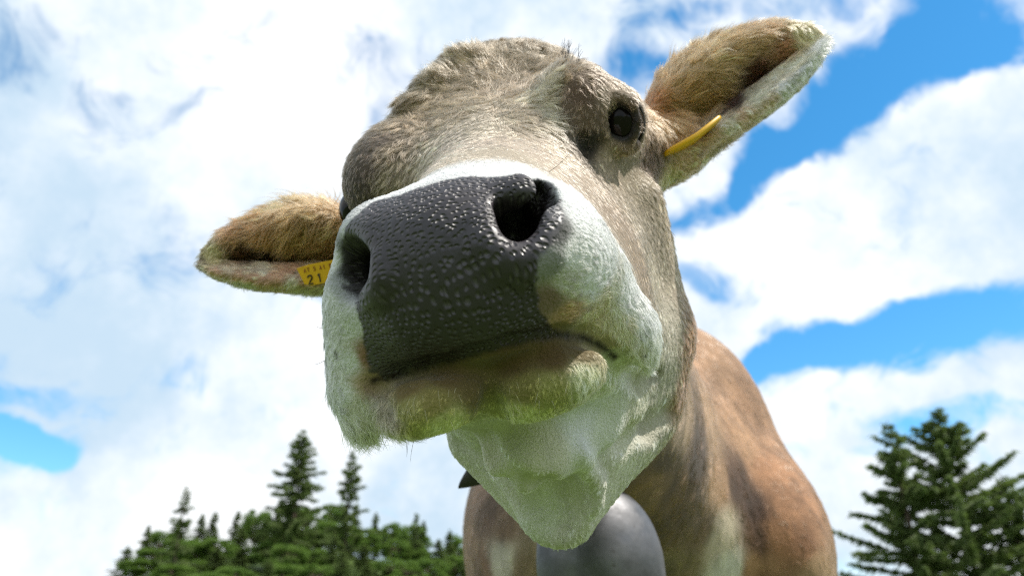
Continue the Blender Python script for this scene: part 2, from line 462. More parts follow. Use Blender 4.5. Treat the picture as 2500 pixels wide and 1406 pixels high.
# --- muzzle ---
add(ell(H(0.003,-.030,.065),(.069,.050,.060),RH),.03)
add(ell(H(.004,-.035,.055),(.078,.036,.06),RH),.02)
add(ell(H(-.002,.001,.058),(.050,.022,.038),RH),.03)       # rounded nose top
add(ell(H(-.048,-.004,.048),(.028,.040,.040),RH),.02)       # nostril wings
add(ell(H(.051,-.019,.048),(.029,.034,.042),RH),.02)
add(cone(px(1432,700,.49),px(1533,833,.50),.0245,.0165),.028)  # right flew
add(cone(px(1534,800,.505),px(1552,866,.505),.0135,.008),.02)
add(cone(px(892,780,.47),px(892,1012,.465),.0185,.0135),.028)  # left flew
add(cone(px(864,720,.46),px(858,940,.465),.010,.010),.022)  # left lip
# mouth
add(ell(px(1110,640,.452),(.050,.045,.048),RH),.025)   # domed nose
# chin lobes
add(ell(px(1066,972,.455),(.036,.0195,.036),RH),.008)
add(ell(px(1316,922,.466),(.042,.0235,.037),RH),.008)
add(cone(px(1560,500,.73),px(1600,780,.73),.020,.028),.03)
# throat
add(ell(px(1296,1082,.548),(.034,.030,.055),RH),.018)
add(cone(px(1330,1040,.57),px(1420,1040,.60),.024,.03),.04)
add(cone(px(1380,1255,.62),px(1430,1050,.66),.018,.055),.03)
add(cone(px(1560,840,.72),px(1545,1000,.70),.042,.034),.03)
add(cone(px(1538,980,.72),px(1388,1250,.64),.042,.020),.03)
add(cone(px(1220,950,.68),px(1330,1240,.64),.050,.022),.03)
add(cone(px(1170,1070,.70),px(1290,1230,.68),.028,.018),.02)
# nostrils
sub(ell(px(1256,558,.43),(.0155,.0190,.045),rot('z',-.3)),.008)
sub(ell(px(899,660,.43),(.0060,.0125,.04),rot('z',.35)),.007)
sub(ell(px(866,655,.437),(.010,.017,.014),rot('z',.2)),.012)
# creases, rims and folds drawn along the surface itself
def line(pts,r,k,mode='-',off=0.0):
    p=raycast(pts); n=grad(p); p=p+n*off
    rr=r if hasattr(r,'__len__') else [r]*len(p)
    for a,b,ra,rb in zip(p[:-1],p[1:],rr[:-1],rr[1:]): (sub if mode=='-' else add)(cone(a,b,ra,rb),k)
line([(1186,545),(1192,596),(1228,638),(1285,646),(1335,620),(1356,560)],[.002,.003,.0035,.0035,.003,.002],.016,'+',-.001)
line([(1210,510),(1235,488),(1275,474),(1298,455)],[.002,.003,.0035,.002],.016,'+',-.001)
line([(925,640),(932,680),(922,712),(900,735)],[.003,.004,.004,.003],.010,'+',-.001)
sub(cone(px(1280,545,.44),px(1313,480,.445),.0085,.0055),.008)
sub(cone(px(1313,480,.44),px(1308,436,.436),.0045,.0030),.006)
sub(cone(px(1296,565,.425),px(1322,465,.43),.0065,.0045),.008)
sub(cone(px(1316,440,.43),px(1340,530,.425),.0035,.0045),.010)
line([(912,932),(985,912),(1067,885),(1159,860),(1241,837),(1353,814),(1420,822),(1470,845)],[.002,.0032,.0036,.0036,.0036,.0036,.0036,.003],.008)
line([(1440,844),(1478,862),(1508,890),(1538,922),(1575,936),(1612,912)],[.004,.0065,.0085,.0095,.009,.006],.006)
line([(925,950),(940,1000),(960,1030)],[.004,.004,.004],.008)
line([(1196,960),(1203,990),(1208,1020)],[.001,.003,.004],.012)
line([(1182,1072),(1190,1105),(1214,1150),(1260,1183),(1320,1192),(1385,1182)],[.004,.0055,.0065,.0065,.006,.003],.012)
line([(1415,1105),(1438,1135),(1447,1180),(1443,1230),(1425,1280)],[.003,.006,.0065,.006,.004],.012,'+',.001)
line([(1470,1140),(1536,1072),(1590,1045),(1640,1008)],[.003,.006,.006,.004],.016)
line([(1120,1085),(1180,1130),(1240,1185)],[.002,.004,.003],.014)
line([(1330,1225),(1360,1260),(1385,1230)],[.004,.011,.004],.03)
line([(1366,172),(1368,210),(1360,272)],[.001,.0016,.001],.006)
line([(1425,340),(1440,366),(1468,352)],[.002,.004,.002],.012)
for q_ in ((1130,140),(1060,198),(1010,250)):
    c_=raycast([q_,q_])[0]; add(ell(c_,(.012,.005,.010),RH),.02)
# eyes
EYES=[px(884,512,.712),px(1513,302,.6875)]
add(ell(px(1510,300,.71),(.024,.030,.03)),.02)
sub(ell(EYES[1],(.0218,.0252,.032),rot('z',.45)),.004)
LID=[(1511+(x-1511)*1.1,303+(y-303)*1.06) for x,y in [(1469,311),(1487,272),(1513,251),(1541,264),(1553,296),(1545,330),(1525,347),(1498,340),(1475,322),(1469,311)]]
def on_sphere(x,y,c,r):
    d=px(x,y,1.0); d/=np.linalg.norm(d); b=d@c; q=b*b-c@c+r*r
    return d*(b-sqrt(max(q,0)))
lp=[on_sphere(x,y,EYES[1],.0228) for x,y in LID]
lp=[p*(1-t)+q*t for p,q in zip(lp[:-1],lp[1:]) for t in (0,.5)]+lp[-1:]
for a,b in zip(lp[:-1],lp[1:]): add(cone(a,b,.0026,.0026),.006)
LID2=[(1478,262),(1496,238),(1522,240),(1546,258)]
lp=[on_sphere(x,y,EYES[1],.0265) for x,y in LID2]
lp=[p*(1-t)+q*t for p,q in zip(lp[:-1],lp[1:]) for t in (0,.5)]+lp[-1:]
for a,b in zip(lp[:-1],lp[1:]): add(cone(a,b,.0042,.0042),.005)
LID3=[(1500,356),(1530,366),(1556,356)]
lp=[on_sphere(x,y,EYES[1],.0265) for x,y in LID3]
lp=[p*(1-t)+q*t for p,q in zip(lp[:-1],lp[1:]) for t in (0,.5)]+lp[-1:]
for a,b in zip(lp[:-1],lp[1:]): add(cone(a,b,.003,.003),.008)
# ears
add(cone(px(1530,380,.79),px(1625,365,.805),.045,.036),.03)
UPS=[40,82,110,142,158,160,152,139,122,97,45]; DNS=[70,98,106,100,98,98,96,89,77,55,22]
k=.8/F
add(ear(px(1560,370,.80),px(2008,88,.80),(-.10,.38,-1),UPS,DNS,k),.012)
UPL=[60,105,136,150,156,150,136,119,98,73,28]; DNL=[60,82,88,88,86,84,81,71,62,49,22]
add(ear(px(905,625,.80),px(490,635,.80),(.08,.34,-1),UPL,DNL,k),.012)
# neck, body
add(cone(H(.0,-.0,.44),wc(.27,1.75,1.10),.09,.22),.08)
add(cone(H(.0,-.10,.46),wc(.25,1.65,.95),.06,.22),.08)
add(ell(wc(.25,1.72,.93),(.34,.32,.32)),.1)
add(cone(wc(.32,2.0,.95),wc(.75,3.1,.95),.40,.40),.1)
add(ell(px(1600,1110,1.75),(.27,.27,.2)),.06)
add(ell(px(1590,1000,1.78),(.225,.215,.2)),.05)
for s in (-1,1):
    add(ell(wc(.28+s*.24,1.70,.90),(.13,.20,.26)),.06)
# legs and tail
for s in (-1,1):
    add(cone(wc(.27+s*.20,1.68,.80),wc(.27+s*.17,1.66,.46),.12,.065),.06)
    add(cone(wc(.27+s*.17,1.66,.46),wc(.27+s*.17,1.70,.08),.055,.036),.02)
    add(cone(wc(.27+s*.17,1.70,.09),wc(.27+s*.17,1.66,.02),.042,.055),.02)
    add(cone(wc(.74+s*.22,3.15,.85),wc(.72+s*.20,3.02,.55),.17,.09),.08)
    add(cone(wc(.72+s*.20,3.02,.55),wc(.76+s*.19,3.20,.40),.075,.055),.03)
    add(cone(wc(.76+s*.19,3.20,.40),wc(.74+s*.19,3.14,.08),.05,.038),.02)
    add(cone(wc(.74+s*.19,3.14,.09),wc(.73+s*.19,3.09,.02),.042,.055),.02)
add(cone(wc(.80,3.42,1.25),wc(.84,3.55,.95),.035,.018),.03)
add(cone(wc(.84,3.55,.95),wc(.84,3.56,.50),.018,.02),.02)
# ------------------------------------------------------------------ from field to one continuous skin
def surface_nets(du, U, V, Wr, B=4):
    """the field's zero surface on a grid that grows with distance; returns points and quads"""
    nb = [int(ceil((b - a) / (du * B))) for a, b in (U, V, Wr)]
    bi = np.indices((nb[0] // 2 + 1, nb[1] // 2 + 1, nb[2] // 2 + 1)).reshape(3, -1).T * 2     # pairs of blocks first
    def pos(g):                      # grid index -> place (camera-side frame)
        z = np.exp(Wr[0] + g[..., 2] * du)
        return np.stack([(U[0] + g[..., 0] * du) * z, (V[0] + g[..., 1] * du) * z, z], -1).astype(f32)
    def near(b, size):
        g = (b * B + size * .5).astype(f32); p = pos(g)
        out = np.zeros(len(b), bool)
        for s in range(0, len(b), 400000):
            d = sdf(p[s:s + 400000]); out[s:s + 400000] = np.abs(d) < size * du * p[s:s + 400000, 2] * 1.25
        return b[out]
    bi = near(bi, B * 2)
    bi = (bi[:, None] + np.indices((2, 2, 2)).reshape(3, -1).T[None]).reshape(-1, 3)
    bi = near(bi, B)
    loc = np.indices((B + 1,) * 3).reshape(3, -1).T
    ci = np.indices((B,) * 3).reshape(3, -1).T
    def lid(q): return (q[:, 0] * (B + 1) + q[:, 1]) * (B + 1) + q[:, 2]
    corners = np.indices((2, 2, 2)).reshape(3, -1).T
    cidx = np.stack([lid(ci + c) for c in corners], 1)
    VS = []; KS = []; C8 = []
    N = [n * B + 8 for n in nb]
    for s in range(0, len(bi), 6000):
        b = bi[s:s + 6000]
        g = b[:, None] * B + loc[None]
        d = sdf(pos(g.astype(f32)).reshape(-1, 3)).reshape(len(b), -1)
        c8 = d[:, cidx]                                        # block, cell, 8
        neg = c8 < 0; m = neg.any(2) & ~neg.all(2)
        ib, ic = np.where(m)
        c = c8[ib, ic]; gc = b[ib] * B + ci[ic]
        acc = np.zeros((len(c), 3), f32); cnt = np.zeros(len(c), f32)
        for a in range(8):
            for ax in range(3):
                if corners[a][ax]: continue
                e = a + (4, 2, 1)[ax]
                cr = (c[:, a] < 0) != (c[:, e] < 0)
                t = np.where(cr, c[:, a] / np.where(cr, c[:, a] - c[:, e], 1), 0)
                o = corners[a].astype(f32)[None].repeat(len(c), 0); o[:, ax] += t
                acc += np.where(cr[:, None], o, 0); cnt += cr
        VS.append(gc + acc / cnt[:, None]); KS.append((gc[:, 0].astype(np.int64) * N[1] + gc[:, 1]) * N[2] + gc[:, 2]); C8.append(c)
    v = np.concatenate(VS); k = np.concatenate(KS); c8 = np.concatenate(C8)
    o = np.argsort(k); v, k, c8 = v[o], k[o], c8[o]
    stride = (N[1] * N[2], N[2], 1); Q = []
    for ax in range(3):
        a = c8[:, 0]; b = c8[:, (4, 2, 1)[ax]]
        m = np.where((a < 0) != (b < 0))[0]
        s1, s2 = stride[(ax + 1) % 3], stride[(ax + 2) % 3]
        ids = []; ok = np.ones(len(m), bool)
        for off in (0, s1, s1 + s2, s2):
            key = k[m] - off; ii = np.clip(np.searchsorted(k, key), 0, len(k) - 1)
            ok &= k[ii] == key; ids.append(ii)
        q = np.stack(ids, 1)[ok]; fl = (a[m] < 0)[ok]
        q[~fl] = q[~fl][:, ::-1]
        Q.append(q)
    return pos(v.astype(f32)), np.concatenate(Q)
CAMROT = np.array([[1, 0, 0], [0, -sin(PITCH), cos(PITCH)], [0, cos(PITCH), sin(PITCH)]])
def to_world(P): return np.asarray(P) @ CAMROT.T + np.array([0, 0, CAM_H])
V0, Q0 = surface_nets(DU, (-.62, .74), (-1.75, .46), (log(.36), log(4.6)))
for it in range(2):
    g0 = grad(V0); d0 = sdf(V0); V0 = V0 - (np.clip(d0, -.01, .01)[:, None] * g0 * .9).astype(f32)
print('cow verts', len(V0), 'quads', len(Q0))
NRM0 = grad(V0)

# ------------------------------------------------------------------ coat: colour, hair flow and hair length, read at points of the skin
SUN_WHITE = (246, 246, 244)  # white hair, brightened to carry the sunlight on the muzzle's top and right
TAN, PALE, CREAM, WHITE = (150, 124, 92), (176, 158, 132), (196, 192, 172), (226, 226, 220)
BROWN, DARK, MID = (120, 88, 62), (70, 52, 40), (150, 108, 74)
# x, y, coat colour (some light and shade worked in), hair direction (right, down), hair length mm, lift
G = [
 # forehead, hair swirling out of a whorl
 (1050, 392, PALE, -.3, 1, 6, .2), (1150, 376, PALE, 0, 1, 6, .2), (1250, 378, PALE, .1, 1, 6, .2), (1340, 396, (180, 158, 134), .4, 1, 6, .2), (985, 420, (160, 140, 112), -.4, 1, 8, .2),
 (1200, 120, (140, 118, 86), -.3, -1, 15, .25), (1300, 130, (140, 118, 88), .4, -1, 15, .25), (1120, 160, (140, 118, 86), -1, -.6, 15, .25),
 (1060, 220, (142, 120, 88), -1, .2, 15, .25), (1000, 290, (138, 114, 82), -1, .5, 15, .25), (950, 370, (142, 120, 90), -.6, 1, 13, .2),
 (1130, 260, (150, 128, 96), -1, -.1, 17, .22), (1240, 220, (152, 128, 98), .5, -.8, 17, .25), (1320, 220, (176, 160, 130), 1, -.1, 17, .22),
 (1200, 180, (146, 122, 90), -.2, -1, 17, .25), (1340, 280, (178, 164, 138), 1, .25, 15, .2), (1290, 280, (160, 140, 112), .8, .5, 12, .2),
 (1180, 310, PALE, -.1, 1, 6, .2), (1100, 350, (170, 152, 132), -.3, 1, 6, .2), (1250, 350, (180, 160, 138), .2, 1, 6, .2), (1350, 370, (180, 158, 132), .4, 1, 7, .2),
 (1040, 390, PALE, -.4, 1, 7, .2), (970, 430, (160, 140, 110), -.5, 1, 10, .2), (1400, 160, (150, 124, 94), .6, -.6, 9, .2),
 # brows
 (890, 400, (112, 88, 70), -.4, 1, 5, .15), (920, 350, (104, 82, 62), -.8, .5, 6, .15), (870, 460, (96, 76, 60), -.2, 1, 5, .15),
 (1420, 230, (124, 92, 66), .3, 1, 6, .15), (1450, 190, (134, 104, 76), .6, .3, 6, .15), (1440, 290, (126, 100, 72), -.2, 1, 6, .15), (1390, 270, (130, 104, 80), -.3, 1, 6, .15),
 (1480, 230, (140, 116, 84), .6, .6, 6, .15), (1430, 350, (60, 48, 38), -.3, 1, 5, .15), (1560, 300, (140, 108, 82), .5, .8, 6, .15),
 # cheek
 (1480, 400, (160, 136, 104), .3, 1, 6, .12), (1420, 430, (172, 148, 122), .4, 1, 6, .12), (1540, 430, (156, 136, 104), .3, 1, 6, .12), (1500, 520, (158, 132, 104), .5, 1, 6, .12),
 (1570, 560, (150, 132, 104), .3, 1, 6, .12), (1600, 680, (168, 152, 124), .3, 1, 6, .12), (1560, 640, (150, 124, 92), .5, 1, 6, .12), (1640, 790, (176, 164, 140), .1, 1, 6, .12),
 (1630, 920, (172, 164, 140), -.1, 1, 6, .12), (1600, 1000, (178, 172, 148), -.4, 1, 5, .12),
 # muzzle: white fringe round the pad
 (962, 472, WHITE, -.4, -1, 5, .35), (1060, 438, SUN_WHITE, -.2, -1, 5, .35), (1180, 418, SUN_WHITE, .1, -1, 5, .35), (1300, 424, SUN_WHITE, .4, -1, 5, .35), (1372, 456, SUN_WHITE, .8, -.7, 6, .35),
 (1430, 540, SUN_WHITE, 1, -.1, 6, .3), (1480, 640, SUN_WHITE, 1, .35, 7, .3), (1540, 730, SUN_WHITE, .8, .6, 8, .3), (1580, 800, SUN_WHITE, .5, 1, 10, .3),
 (1360, 560, (110, 108, 106), .6, -.8, 3.5, .35), (1350, 640, (150, 150, 144), 1, .2, 4, .35), (1400, 620, (200, 200, 192), 1, .2, 6, .3), (1440, 700, (214, 212, 200), 1, .35, 8, .3),
 (1380, 690, (186, 182, 170), 1, .2, 7, .3), (1345, 730, (150, 120, 92), 1, .25, 4, .3), (1385, 765, (186, 140, 88), 1, .3, 7, .3), (1450, 770, (196, 178, 134), .9, .55, 11, .3), (1520, 800, (198, 188, 150), .6, 1, 13, .3),
 (1560, 860, (196, 190, 160), .2, 1, 13, .3), (1590, 840, (206, 202, 180), .2, 1, 12, .3), (1480, 835, (180, 164, 120), .5, 1, 11, .25),
 (850, 560, (196, 198, 204), -.7, -.6, 4, .35), (815, 640, (204, 208, 210), -1, .1, 4, .35), (835, 700, (168, 170, 172), -.6, .8, 4, .35), (860, 610, (120, 120, 122), -.7, .2, 2.5, .3), (850, 660, (96, 96, 100), -.5, .5, 2.5, .3),
 (880, 725, (120, 118, 122), -.3, 1, 2.5, .3), (805, 740, WHITE, -.6, 1, 6, .35), (850, 790, (218, 220, 212), -.5, 1, 7, .35), (805, 860, WHITE, -.5, 1, 8, .35), (855, 880, (214, 214, 204), -.3, 1, 8, .3),
 (895, 870, (176, 128, 94), -.2, 1, 4, .3), (900, 930, (190, 160, 120), -.1, 1, 8, .3), (830, 960, (206, 208, 196), -.3, 1, 12, .3), (880, 1000, (188, 186, 164), .1, 1, 14, .3), (930, 1020, (170, 160, 130), .5, 1, 12, .35),
 # lower lip: yellow tan with the green light off the grass mixed in
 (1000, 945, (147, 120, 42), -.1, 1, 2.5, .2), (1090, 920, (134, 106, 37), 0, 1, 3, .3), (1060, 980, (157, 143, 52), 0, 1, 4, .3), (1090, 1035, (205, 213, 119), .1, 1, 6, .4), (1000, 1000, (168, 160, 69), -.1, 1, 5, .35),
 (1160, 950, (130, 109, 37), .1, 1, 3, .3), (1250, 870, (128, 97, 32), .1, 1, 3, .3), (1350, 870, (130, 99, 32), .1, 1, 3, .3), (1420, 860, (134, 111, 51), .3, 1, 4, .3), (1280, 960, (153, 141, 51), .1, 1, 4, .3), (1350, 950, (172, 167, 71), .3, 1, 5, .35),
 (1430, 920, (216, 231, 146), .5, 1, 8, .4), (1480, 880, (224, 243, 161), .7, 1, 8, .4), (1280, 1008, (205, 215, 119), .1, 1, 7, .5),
 # throat and jaw
 (1250, 1090, (200, 196, 168), .1, 1, 4, .15), (1330, 1120, (196, 192, 162), .3, 1, 4, .15), (1210, 1090, CREAM, -.1, 1, 4, .15), (1150, 1090, (190, 188, 168), .3, 1, 4, .15), (1220, 1180, CREAM, .5, 1, 4, .15),
 (1420, 1020, (214, 210, 192), .3, 1, 5, .2), (1480, 1060, (208, 204, 184), .1, 1, 5, .15), (1560, 980, (186, 182, 154), .1, 1, 5, .15), (1520, 1100, CREAM, -.3, 1, 5, .15), (1420, 1200, CREAM, 0, 1, 4, .15), (1340, 1260, (204, 202, 180), .2, 1, 4, .15), (1390, 1305, CREAM, .3, 1, 5, .2), (1470, 1180, CREAM, -.5, 1, 5, .15),
 # left ear of the photo
 (820, 520, (190, 153, 106), -.6, .9, 22, .3), (760, 500, (204, 171, 122), -.6, .8, 24, .35), (690, 500, (211, 180, 134), -.8, .6, 22, .35), (640, 520, (204, 164, 115), -.9, .5, 20, .35), (720, 560, (185, 146, 92), -.5, 1, 30, .3), (790, 580, (180, 139, 90), -.45, 1, 30, .3), (660, 560, (187, 139, 88), -.8, .7, 24, .3),
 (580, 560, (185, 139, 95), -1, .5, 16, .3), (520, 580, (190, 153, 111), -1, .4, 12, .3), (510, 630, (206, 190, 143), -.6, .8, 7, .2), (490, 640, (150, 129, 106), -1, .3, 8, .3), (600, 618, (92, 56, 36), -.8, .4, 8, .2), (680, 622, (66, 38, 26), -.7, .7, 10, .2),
 (640, 660, (226, 196, 172), -.9, .4, 8, .2), (560, 660, (224, 194, 166), -.9, .3, 10, .2), (720, 690, (228, 202, 176), -.5, .8, 9, .3), (600, 694, (220, 204, 178), -.7, 1, 12, .4), (760, 712, (208, 194, 162), -.4, 1, 10, .4),
 # right ear of the photo
 (1600, 260, (183, 129, 83), .9, -.5, 14, .3), (1640, 190, (197, 164, 120), .8, -.8, 18, .35), (1660, 250, (183, 146, 97), 1, -.3, 28, .3), (1720, 230, (180, 143, 95), 1, .1, 30, .3), (1640, 310, (183, 148, 102), .9, .4, 26, .3), (1700, 300, (180, 143, 97), .9, .3, 28, .3),
 (1720, 130, (206, 174, 129), .8, -.7, 20, .35), (1760, 75, (214, 196, 164), .7, -.9, 16, .4), (1800, 120, (185, 150, 102), 1, -.4, 24, .3), (1850, 45, (226, 210, 184), .7, -.8, 14, .4), (1860, 90, (199, 160, 115), 1, -.3, 18, .3),
 (1930, 50, (227, 180, 143), 1, -.1, 12, .3), (1960, 90, (220, 199, 157), .5, .8, 10, .3), (1990, 60, (236, 226, 206), 1, -.2, 12, .4), (2010, 110, (236, 230, 216), 1, .4, 12, .4), (1900, 120, (174, 122, 88), 1, -.3, 12, .2),
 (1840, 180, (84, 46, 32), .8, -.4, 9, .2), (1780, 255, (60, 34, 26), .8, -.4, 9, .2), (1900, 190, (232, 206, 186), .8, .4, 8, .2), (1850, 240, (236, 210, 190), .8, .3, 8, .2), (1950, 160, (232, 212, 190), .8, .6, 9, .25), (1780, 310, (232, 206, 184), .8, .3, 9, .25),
 (1700, 360, (214, 184, 154), .8, .2, 10, .25), (1640, 430, (227, 204, 157), .3, 1, 14, .3), (1610, 460, (215, 192, 146), -.1, 1, 16, .3), (1740, 375, (216, 196, 166), .4, 1, 13, .4), (1830, 315, (222, 206, 182), .5, 1, 13, .4), (1940, 235, (228, 216, 198), .7, .8, 13, .4), (1600, 390, (104, 78, 58), .2, 1, 12, .25),
 (1660, 412, (224, 178, 148), .7, .4, 7, .2), (1705, 385, (224, 178, 148), .7, .4, 7, .2), (1760, 345, (226, 182, 152), .7, .4, 7, .2), (1820, 300, (226, 182, 152), .7, .4, 7, .2), (1880, 258, (230, 190, 162), .7, .4, 7, .2), (1925, 215, (246, 228, 212), .7, .5, 7, .2), (1965, 165, (246, 230, 216), .7, .5, 7, .2),  # pale pink rim, lifted to include light glowing through the thin ear
 (540, 668, (216, 168, 136), -.8, .4, 7, .2), (580, 676, (216, 168, 136), -.8, .4, 7, .2), (625, 680, (216, 168, 136), -.8, .4, 7, .2), (680, 676, (216, 168, 136), -.8, .4, 7, .2), (700, 660, (212, 164, 132), -.8, .4, 7, .2), (740, 690, (212, 164, 132), -.8, .4, 7, .2),  # other ear's pink rim, with the same see-through glow in its colour
 (850, 1042, (200, 198, 180), -.1, 1, 22, .3), (900, 1050, (190, 186, 164), .3, 1, 22, .3), (815, 1000, (214, 214, 204), -.4, 1, 17, .3),
 # chest, neck and flank, with shade beside the shoulder painted in
 (1690, 830, (166, 122, 86), .3, 1, 9, .15), (1750, 900, (162, 118, 82), .4, 1, 9, .15), (1830, 960, (152, 108, 74), .5, 1, 9, .15), (1670, 950, (172, 130, 98), .2, 1, 9, .15), (1660, 1060, (176, 140, 108), .1, 1, 9, .15), (1740, 1040, (176, 134, 98), .2, 1, 9, .15),
 (1820, 1080, (164, 118, 78), .4, 1, 9, .15), (1870, 1150, (156, 104, 62), .4, 1, 9, .15), (1630, 1130, (120, 88, 62), .1, 1, 9, .15), (1700, 1130, (92, 66, 50), 0, 1, 9, .15), (1600, 1180, (166, 120, 76), 0, 1, 9, .15), (1660, 1200, (128, 90, 58), -.2, 1, 10, .2),
 (1630, 1300, (112, 80, 54), .2, 1, 10, .2), (1710, 1290, (124, 92, 64), -.2, 1, 10, .2), (1660, 1390, (128, 104, 70), 0, 1, 10, .2), (1760, 1180, (170, 124, 84), 0, 1, 9, .15), (1800, 1180, (86, 56, 38), .1, 1, 9, .15), (1840, 1240, (78, 50, 34), .1, 1, 9, .15), (1850, 1310, (100, 66, 42), .1, 1, 9, .15),  # the darkest tones are the shade between brisket and shoulder, put into the coat
 (1770, 1300, (196, 172, 146), 0, 1, 9, .15), (1785, 1390, (216, 204, 186), 0, 1, 9, .15), (1840, 1390, (160, 112, 70), .2, 1, 9, .15), (1900, 1300, (162, 108, 64), .3, 1, 9, .15), (1930, 1240, (166, 112, 70), .4, 1, 9, .15), (1960, 1330, (140, 92, 56), .3, 1, 9, .15), (2000, 1390, (164, 124, 84), .4, 1, 9, .15),
 (1160, 1220, (136, 98, 74), 0, 1, 9, .15), (1190, 1260, (112, 80, 60), 0, 1, 9, .15), (1150, 1340, (150, 110, 80), 0, 1, 9, .15), (1230, 1280, (128, 96, 72), 0, 1, 9, .15), (1225, 1370, (196, 180, 160), 0, 1, 9, .15), (1280, 1390, (140, 112, 84), 0, 1, 9, .15), (1180, 1390, (124, 86, 60), 0, 1, 9, .15),
]
GP = raycast([(g[0], g[1]) for g in G])
keep = GP[:, 2] < 3.2
G = [g for g, k_ in zip(G, keep) if k_]; GP = GP[keep]
GC = np.array([lin(g[2]) for g in G], f32)
isear = ((GP[:, 0] > px(1585, 0, .8)[0]) | (GP[:, 0] < px(880, 0, .8)[0])) & (GP[:, 2] > .74) & (GP[:, 2] < .95)
GCh = np.minimum((GC * .74 + GC.mean(1, keepdims=True) * .26) * 1.56, .86)
GCb = GC * np.array([1.02, 1.06, 1.03]) + GC.mean(1, keepdims=True) * .28
GC = np.where(isear[:, None], np.minimum(GC * 1.18, .80), np.where(GP[:, 2:3] < .98, GCh, GCb)).astype(f32); GD = np.array([(g[3], -g[4], 0) for g in G], f32); GD /= np.linalg.norm(GD, axis=1, keepdims=True)
GL = np.array([g[5] * .001 for g in G], f32); GT = np.array([g[6] for g in G], f32)
def coat(P):
    """pigment, flow, length and lift blended from the nearest patches of the coat"""
    oc = np.empty((len(P), 3), f32); od = np.empty((len(P), 3), f32); ol = np.empty(len(P), f32); ot = np.empty(len(P), f32)
    for s in range(0, len(P), 60000):
        p = P[s:s + 60000]
        d2 = np.maximum((p * p).sum(1)[:, None] + (GP * GP).sum(1)[None] - 2 * p @ GP.T, 0)
        w = 1 / (d2 / (p[:, 2:3] ** 2) + 1e-5) ** 2.2; w /= w.sum(1, keepdims=True)
        oc[s:s + 60000] = w @ GC; od[s:s + 60000] = w @ GD; ol[s:s + 60000] = w @ GL; ot[s:s + 60000] = w @ GT
    return oc, od, ol, ot
# bare wet skin between and around the nostrils, outlined on the face of the muzzle
PADPX = [(842, 560), (872, 524), (915, 490), (975, 476), (1050, 450), (1150, 430), (1250, 426), (1316, 432), (1350, 450), (1368, 490), (1372, 540), (1352, 590), (1316, 632), (1308, 690), (1318, 750), (1345, 795), (1356, 812),
         (1241, 838), (1067, 886), (985, 912), (939, 929), (905, 905), (893, 860), (884, 800), (872, 745), (845, 705), (832, 650), (832, 600)]
def unroll(P):
    q = (P - HO) @ RH
    return np.stack([q[:, 0] + .6 * q[:, 2] * np.tanh(q[:, 0] / .05), q[:, 1] + .8 * q[:, 2] * np.tanh((q[:, 1] + .03) / .02), np.zeros(len(q))], 1)
PAD = unroll(raycast(PADPX))[:, :2]
def poly_dist(q, poly):
    """signed distance to a polygon, negative inside"""
    d = np.full(len(q), 9., f32); ins = np.zeros(len(q), bool)
    n = len(poly)
    for i in range(n):
        a, b = poly[i], poly[(i + 1) % n]; ab = b - a
        t = np.clip(((q - a) @ ab) / (ab @ ab), 0, 1)
        d = np.minimum(d, np.linalg.norm(q - a - t[:, None] * ab, axis=1))
        cr = ((a[1] > q[:, 1]) != (b[1] > q[:, 1])) & (q[:, 0] < (b[0] - a[0]) * (q[:, 1] - a[1]) / (b[1] - a[1] + 1e-12) + a[0])
        ins ^= cr
    return np.where(ins, -d, d)
MOUTH = raycast([(912, 930), (985, 911), (1067, 884), (1159, 860), (1241, 837), (1353, 815), (1420, 824), (1470, 846), (1500, 872)])
def hash_noise(P, scale, seed=0):
    """smooth value noise"""
    q = P * scale; i = np.floor(q).astype(np.int64); f = q - i; f = f * f * (3 - 2 * f)
    out = 0
    for c in range(8):
        o = np.array([c >> 2 & 1, c >> 1 & 1, c & 1]); j = i + o
        h = (j[:, 0] * 73856093) ^ (j[:, 1] * 19349663) ^ (j[:, 2] * 83492791) ^ (seed * 2654435761)
        h = ((h * 1103515245 + 12345) & 0x7fffffff) / 0x7fffffff
        w = np.prod(np.where(o, f, 1 - f), axis=1); out = out + w * h
    return out
def pad_mask(P):
    q = (P - HO) @ RH
    d = poly_dist(unroll(P)[:, :2], PAD) + (hash_noise(P, 350, 3) - .5) * .003
    m = np.clip(.5 - d / .0025, 0, 1)
    ml = ((MOUTH - HO) @ RH)[:, :2]; o = np.argsort(ml[:, 0])
    above = q[:, 1] > np.interp(q[:, 0], ml[o, 0], ml[o, 1]) - .0015
    return np.where((q[:, 2] < .085) & above, m, 0)
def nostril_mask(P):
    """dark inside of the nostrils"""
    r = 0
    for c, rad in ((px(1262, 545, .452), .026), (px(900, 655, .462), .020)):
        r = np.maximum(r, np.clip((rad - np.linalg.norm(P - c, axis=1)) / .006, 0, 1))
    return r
def eye_mask(P):
    return np.clip((.0285 - np.linalg.norm(P - EYES[1], axis=1)) / .003, 0, 1) + np.clip((.03 - np.linalg.norm(P - px(1448, 352, .652), axis=1) * 2.2) / .02, 0, 1) * .7 + np.clip((.028 - np.linalg.norm(P - EYES[0], axis=1)) / .004, 0, 1)
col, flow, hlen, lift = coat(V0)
qh = (V0 - HO) @ RH
pdist = poly_dist(unroll(V0)[:, :2].astype(f32), PAD)                       # hair grows longer away from the bare nose
_ml = ((MOUTH - HO) @ RH)[:, :2]; _o = np.argsort(_ml[:, 0])
pdist = np.where(qh[:, 1] > np.interp(qh[:, 0], _ml[_o, 0], _ml[_o, 1]) - .002, pdist, .03)
muzz = np.clip((.62 - V0[:, 2]) / .08, 0, 1)
hlen = hlen * (1 - muzz * (1 - np.clip(.18 + np.maximum(pdist, 0) / .022, .18, .8)))
lift = lift * (1 - .5 * muzz)
md = np.full(len(V0), 9., f32)
near_m = np.where(V0[:, 2] < .56)[0]
